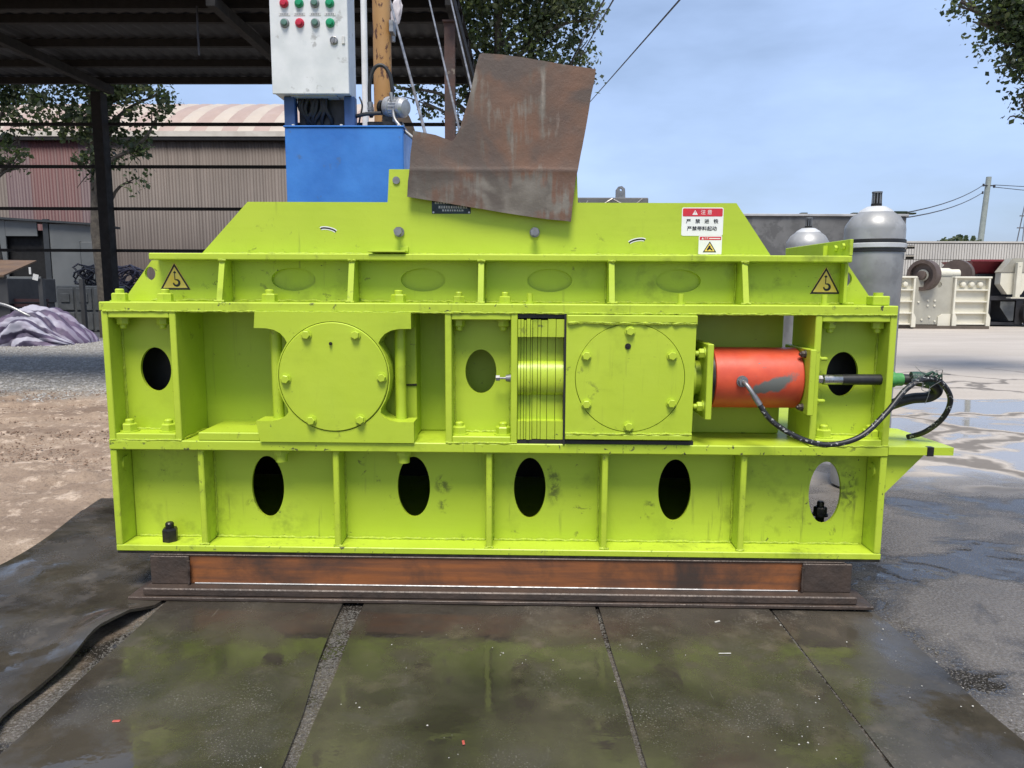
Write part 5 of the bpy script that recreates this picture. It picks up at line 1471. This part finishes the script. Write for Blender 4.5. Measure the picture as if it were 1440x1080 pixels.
# ------------------------------------------------------------------ right yard
JC = thing('jaw_crusher', 'cream white jaw crusher with two brown flywheels at the far side of the yard', 'crusher', (14.42, 22.5, 0.0), local=True)
def jb(name, mb, mat, par=JC, **k): return obj(name, mb, mat, par, **k)
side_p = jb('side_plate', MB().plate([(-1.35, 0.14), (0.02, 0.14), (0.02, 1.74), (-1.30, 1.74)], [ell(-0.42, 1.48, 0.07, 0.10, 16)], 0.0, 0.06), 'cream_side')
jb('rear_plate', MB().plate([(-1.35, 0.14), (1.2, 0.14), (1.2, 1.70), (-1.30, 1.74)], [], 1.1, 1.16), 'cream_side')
def rib_panel(x0, x1, y0):
    b = jb('rib_panel', MB().box(x0, x1, y0+0.10, y0+0.14, 0.12, 1.70), 'cream')
    for z in (0.16, 0.53, 0.92, 1.31):
        obj('rib', MB().box(x0+0.06, x1-0.06, y0-0.03, y0+0.098, z-0.025, z+0.025, 0.006), 'cream', b)
    obj('top_bar', MB().box(x0-0.02, x1+0.04, y0-0.06, y0+0.16, 1.702, 1.765, 0.01), 'cream', b)
    for x in (x0+0.03, x1-0.03):
        obj('upright', MB().box(x-0.032, x+0.032, y0-0.05, y0+0.098, 0.10, 1.70, 0.006), 'cream', b)
        obj('foot', MB().plate([(x-0.05, 0.06), (x+0.09, 0.06), (x+0.09, 0.38), (x+0.02, 0.52), (x-0.05, 0.52)], [], y0-0.10, y0-0.055), 'cream', b)
    n = 3 if x1-x0 > 0.9 else 1
    for k in range(n):
        x = x0+(x1-x0)*(0.27+0.24*k) if n == 3 else (x0+x1)/2
        obj('spring_cap', MB().lathe([(0.10, 0), (0.10, 0.05), (0.07, 0.10), (0.03, 0.11)], (x, y0+0.09, 1.50), (0, -1, 0), 14), 'cream', b)
rib_panel(0.03, 1.22, -0.06)
rib_panel(-2.0, -1.38, -0.25)
m = MB()
for x, z in ((-0.78, 0.95), (-0.55, 0.95), (-0.78, 0.78), (-0.55, 0.78), (-0.5, 0.25), (-0.95, 0.3), (-1.1, 0.9), (-0.7, 0.4)):
    m.cyl((x, 0.0, z), (x, -0.03, z), 0.035, n=8)
obj('bolts', m, 'cream', side_p)
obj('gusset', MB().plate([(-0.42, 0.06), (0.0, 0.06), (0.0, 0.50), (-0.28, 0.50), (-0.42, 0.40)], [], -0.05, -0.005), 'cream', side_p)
jb('shaft_housing', MB().lathe([(0.15, 0), (0.20, 0.03), (0.20, 0.95), (0.16, 1.05), (0.16, 1.30)], (-0.78, 0.62, 1.86), (1, 0, 0), 28), 'cream')
def wheel(o, ax):
    w = jb('flywheel', MB().lathe([(0.40, 0.0), (0.52, 0.0), (0.52, 0.30), (0.40, 0.30), (0.39, 0.17), (0.15, 0.16), (0.15, 0.32), (0.12, 0.33)], o, ax, 36), 'flywheel')
    obj('hub', MB().lathe([(0.20, -0.015), (0.20, -0.05), (0.12, -0.07), (0.05, -0.08)], Vector(o)+Vector(ax).normalized()*0.165, tuple(-c for c in ax), 20), 'cream_side', w)
wheel((-0.84, 0.12, 1.80), Vector((-0.84, -0.54, 0)))
wheel((0.62, 0.95, 1.84), Vector((0.62, 0.6, 0)))
jb('skid', MB().box(-2.0, 1.24, -0.2, 0.15, 0.0, 0.10).box(-1.3, 1.2, 1.0, 1.2, 0.0, 0.135), 'timber')

TR = thing('crushing_trailer', 'dark wheeled crushing trailer with a red hopper and a cream chute', 'trailer', (17.45, 24.0, 0.0), local=True)
jb('hopper', MB().faces([(-1.45, 0.2, 2.36), (0.9, 0.2, 2.36), (0.9, 2.2, 2.36), (-1.45, 2.2, 2.36), (-1.10, 0.6, 1.90), (0.7, 0.6, 1.90), (0.7, 1.9, 1.90), (-1.10, 1.9, 1.90)],
    [(0, 1, 5, 4), (1, 2, 6, 5), (2, 3, 7, 6), (3, 0, 4, 7), (4, 5, 6, 7)]).box(-1.5, 0.95, 0.14, 0.20, 2.33, 2.40), 'hopper_red', TR)
ch = jb('chute', MB().plate([(-0.62, 1.93), (-0.62, 1.52), (-0.34, 1.16), (0.15, 1.16), (0.30, 1.42), (0.9, 1.46), (0.9, 1.93)], [], -0.2, 0.12), 'cream', TR)
obj('chute_mouth', MB().faces([(-0.32, -0.3, 2.43), (0.55, -0.3, 2.43), (0.80, -0.22, 1.94), (-0.66, -0.22, 1.94), (-0.32, 0.1, 2.43), (0.55, 0.1, 2.43), (0.80, 0.12, 1.94), (-0.66, 0.12, 1.94)],
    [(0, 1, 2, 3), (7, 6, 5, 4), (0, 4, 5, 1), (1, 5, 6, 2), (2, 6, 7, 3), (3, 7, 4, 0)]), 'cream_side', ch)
obj('support_post', MB().box(-0.22, -0.05, -0.46, -0.31, 1.06, 2.28, 0.01).box(-0.38, 0.10, -0.48, -0.22, 1.02, 1.058), 'cream', ch)
jb('chassis', MB().box(-1.3, 2.5, 0.0, 1.8, 0.95, 1.10).box(-1.35, -1.15, 0.02, 1.8, 0.1, 0.94).box(-0.9, -0.75, 0.02, 0.2, 0.1, 0.94).box(0.15, 0.4, 0.02, 0.2, 0.1, 0.94).box(-1.35, 0.45, 0.05, 1.8, 0.06, 0.16).box(-1.2, -0.1, 0.9, 1.8, 0.16, 1.5).box(-1.0, 2.4, 0.5, 1.8, 1.11, 1.89).box(-1.3, 2.4, 1.2, 1.8, 0.1, 0.94), 'chassis', TR)
jb('mesh_guard', MB().plate([(-0.45, 0.90), (0.05, 0.90), (0.05, 0.22), (-0.10, 0.22), (-0.45, 0.70)], [], -0.05, -0.02), 'block', TR)
w = jb('wheel', MB().lathe([(0.24, 0.0), (0.46, 0.0), (0.50, 0.04), (0.50, 0.26), (0.46, 0.30), (0.24, 0.30)], (0.78, 0.05, 0.50), (0, -1, 0), 32), 'chassis', TR)
obj('rim', MB().lathe([(0.30, 0.02), (0.30, 0.305), (0.26, 0.31), (0.22, 0.20), (0.10, 0.20), (0.10, 0.30), (0.04, 0.31)], (0.78, 0.05, 0.50), (0, -1, 0), 28), 'white_plastic', w)

# far boundary wall built of narrow ribbed panels
BW = thing('boundary_wall', 'long pale ribbed boundary wall at the far side of the yard', 'wall', (26.0, 36.2, 0.0))
obj('backing', MB().box(9.0, 46.0, 36.06, 36.3, 0.0, 3.66), 'far_joint', BW)
def wall_panel():
    mb = MB()
    for r0, r1 in ((0.0, 1.2), (1.225, 2.0), (2.025, 2.8), (2.825, 3.62)):
        for k in range(9):
            x = k*0.135
            mb.box(x, x+0.108, 0.0, 0.055, r0, r1)
    return mb.mesh('wall_panel', 'far_wall')
wp_me = wall_panel()
for i in range(30):
    piece('wall_panel', wp_me, (9.0+i*1.215, 36.0, 0.0), BW)
obj('coping', MB().box(9.0, 46.0, 35.97, 36.32, 3.665, 3.75), 'far_wall', BW)

UP = thing('utility_pole', 'leaning grey concrete utility pole beyond the boundary wall', 'utility pole', (28.5, 45.0, 0.0))
obj('shaft', MB().tube([(28.46, 45, 0.0), (28.60, 45, 4.2), (28.78, 45, 8.25)], [0.20, 0.15], 14), 'conc_pole', UP)
obj('insulator', MB().tube([(28.45, 44.9, 7.72), (29.1, 44.9, 7.70)], 0.04, 6).cyl((28.43, 44.9, 7.66), (28.43, 44.9, 7.82), 0.06, n=8).cyl((29.1, 44.9, 7.58), (29.1, 44.9, 7.76), 0.07, n=8).cyl((28.42, 44.9, 7.2), (28.42, 44.9, 7.36), 0.05, n=8), 'cable', UP)
for a, b, s, lab in (((28.43, 44.9, 7.75), (11.3, 20.5, 3.62), 0.25, 'power line sloping down left of the concrete pole, upper one'),
                ((28.42, 44.9, 7.28), (11.3, 20.5, 3.48), 0.25, 'power line sloping down left of the concrete pole, lower one'),
                ((29.1, 44.9, 7.75), (46.0, 52.0, 8.9), 0.25, 'power line running right from the top of the concrete pole, upper one'),
                ((29.1, 44.9, 7.62), (46.0, 52.0, 8.3), 0.3, 'power line running right from the top of the concrete pole, lower one')):
    a, b = Vector(a), Vector(b)
    pts = [a.lerp(b, i/8)-Vector((0, 0, s*4*(i/8)*(1-i/8))) for i in range(9)]
    solo('power_line', MB().tube(pts, 0.022, 5), 'cable', lab, 'power line', tuple(b), 'power lines at the concrete pole')
# lattice tower on the skyline, bushes beyond the wall
LT = thing('lattice_tower', 'faint lattice power tower on the skyline at the right edge', 'pylon', (93.2, 140.0, 0.0))
m = MB()
for sx in (-1, 1):
    for sy in (-1, 1):
        m.tube([(93.2+sx*1.6, 140+sy*1.6, 0), (93.0+sx*0.25, 140+sy*0.25, 16.6)], 0.10, 5)
for k in range(11):
    z0, z1 = k*1.5, k*1.5+1.5
    w0, w1 = 1.6-1.35*z0/16.6, 1.6-1.35*min(z1, 16.5)/16.6
    m.tube([(93.15-w0, 138.6, z0), (93.15+w1, 138.6, z1)], 0.06, 4).tube([(93.15+w0, 138.6, z0), (93.15-w1, 138.6, z1)], 0.06, 4)
m.box(91.6, 94.6, 139.9, 140.1, 12.4, 12.6).box(91.9, 94.3, 139.9, 140.1, 14.6, 14.8)
obj('lattice', m, 'rod', LT)
def bush(x, y, z, r, n, label, seed, leaf=0.25):
    random.seed(seed)
    t = thing('bush', label, 'bush', (x, y, 0), 'bushes beyond the boundary wall')
    obj('stem', MB().tube([(x, y, 0), (x+0.1, y, z*0.6), (x, y, z)], [0.15, 0.05], 7), 'bark', t)
    vs, fs, mi = [], [], []
    for _ in range(n):
        d = Vector((random.gauss(0, 1), random.gauss(0, 1), random.gauss(0, 1))).normalized()*random.random()**0.4
        p = Vector((d.x*r[0], d.y*r[1], z+d.z*r[2]))
        nr = Vector((random.gauss(0, 1), random.gauss(0, 1), random.gauss(0, 1)+.4)).normalized()
        u = nr.orthogonal().normalized()*leaf*random.uniform(.5, 1.2)
        w_ = nr.cross(u)
        o = len(vs)
        vs += [p-u*.5, p-w_*.45, p+u*.6, p+w_*.45]
        fs.append((o, o+1, o+2, o+3))
        mi.append(random.randrange(3))
    me = bpy.data.meshes.new('foliage')
    me.from_pydata(vs, [], fs)
    for k in ('leaf1', 'leaf2', 'leaf3'):
        me.materials.append(M[k])
    me.polygons.foreach_set('material_index', mi)
    f = put('foliage', me, t)
    f['kind'] = 'stuff'
bush(25.6, 42, 3.7, (1.5, 1.2, 0.75), 900, 'dark green bush showing above the wall, just left of the concrete pole', 41)
bush(30.5, 42, 3.4, (3.6, 1.2, 0.62), 1200, 'low line of greenery above the wall right of the concrete pole', 42)
bush(21.0, 42, 3.3, (1.6, 1.2, 0.6), 500, 'low greenery just showing above the wall beside the gas cylinder', 43)
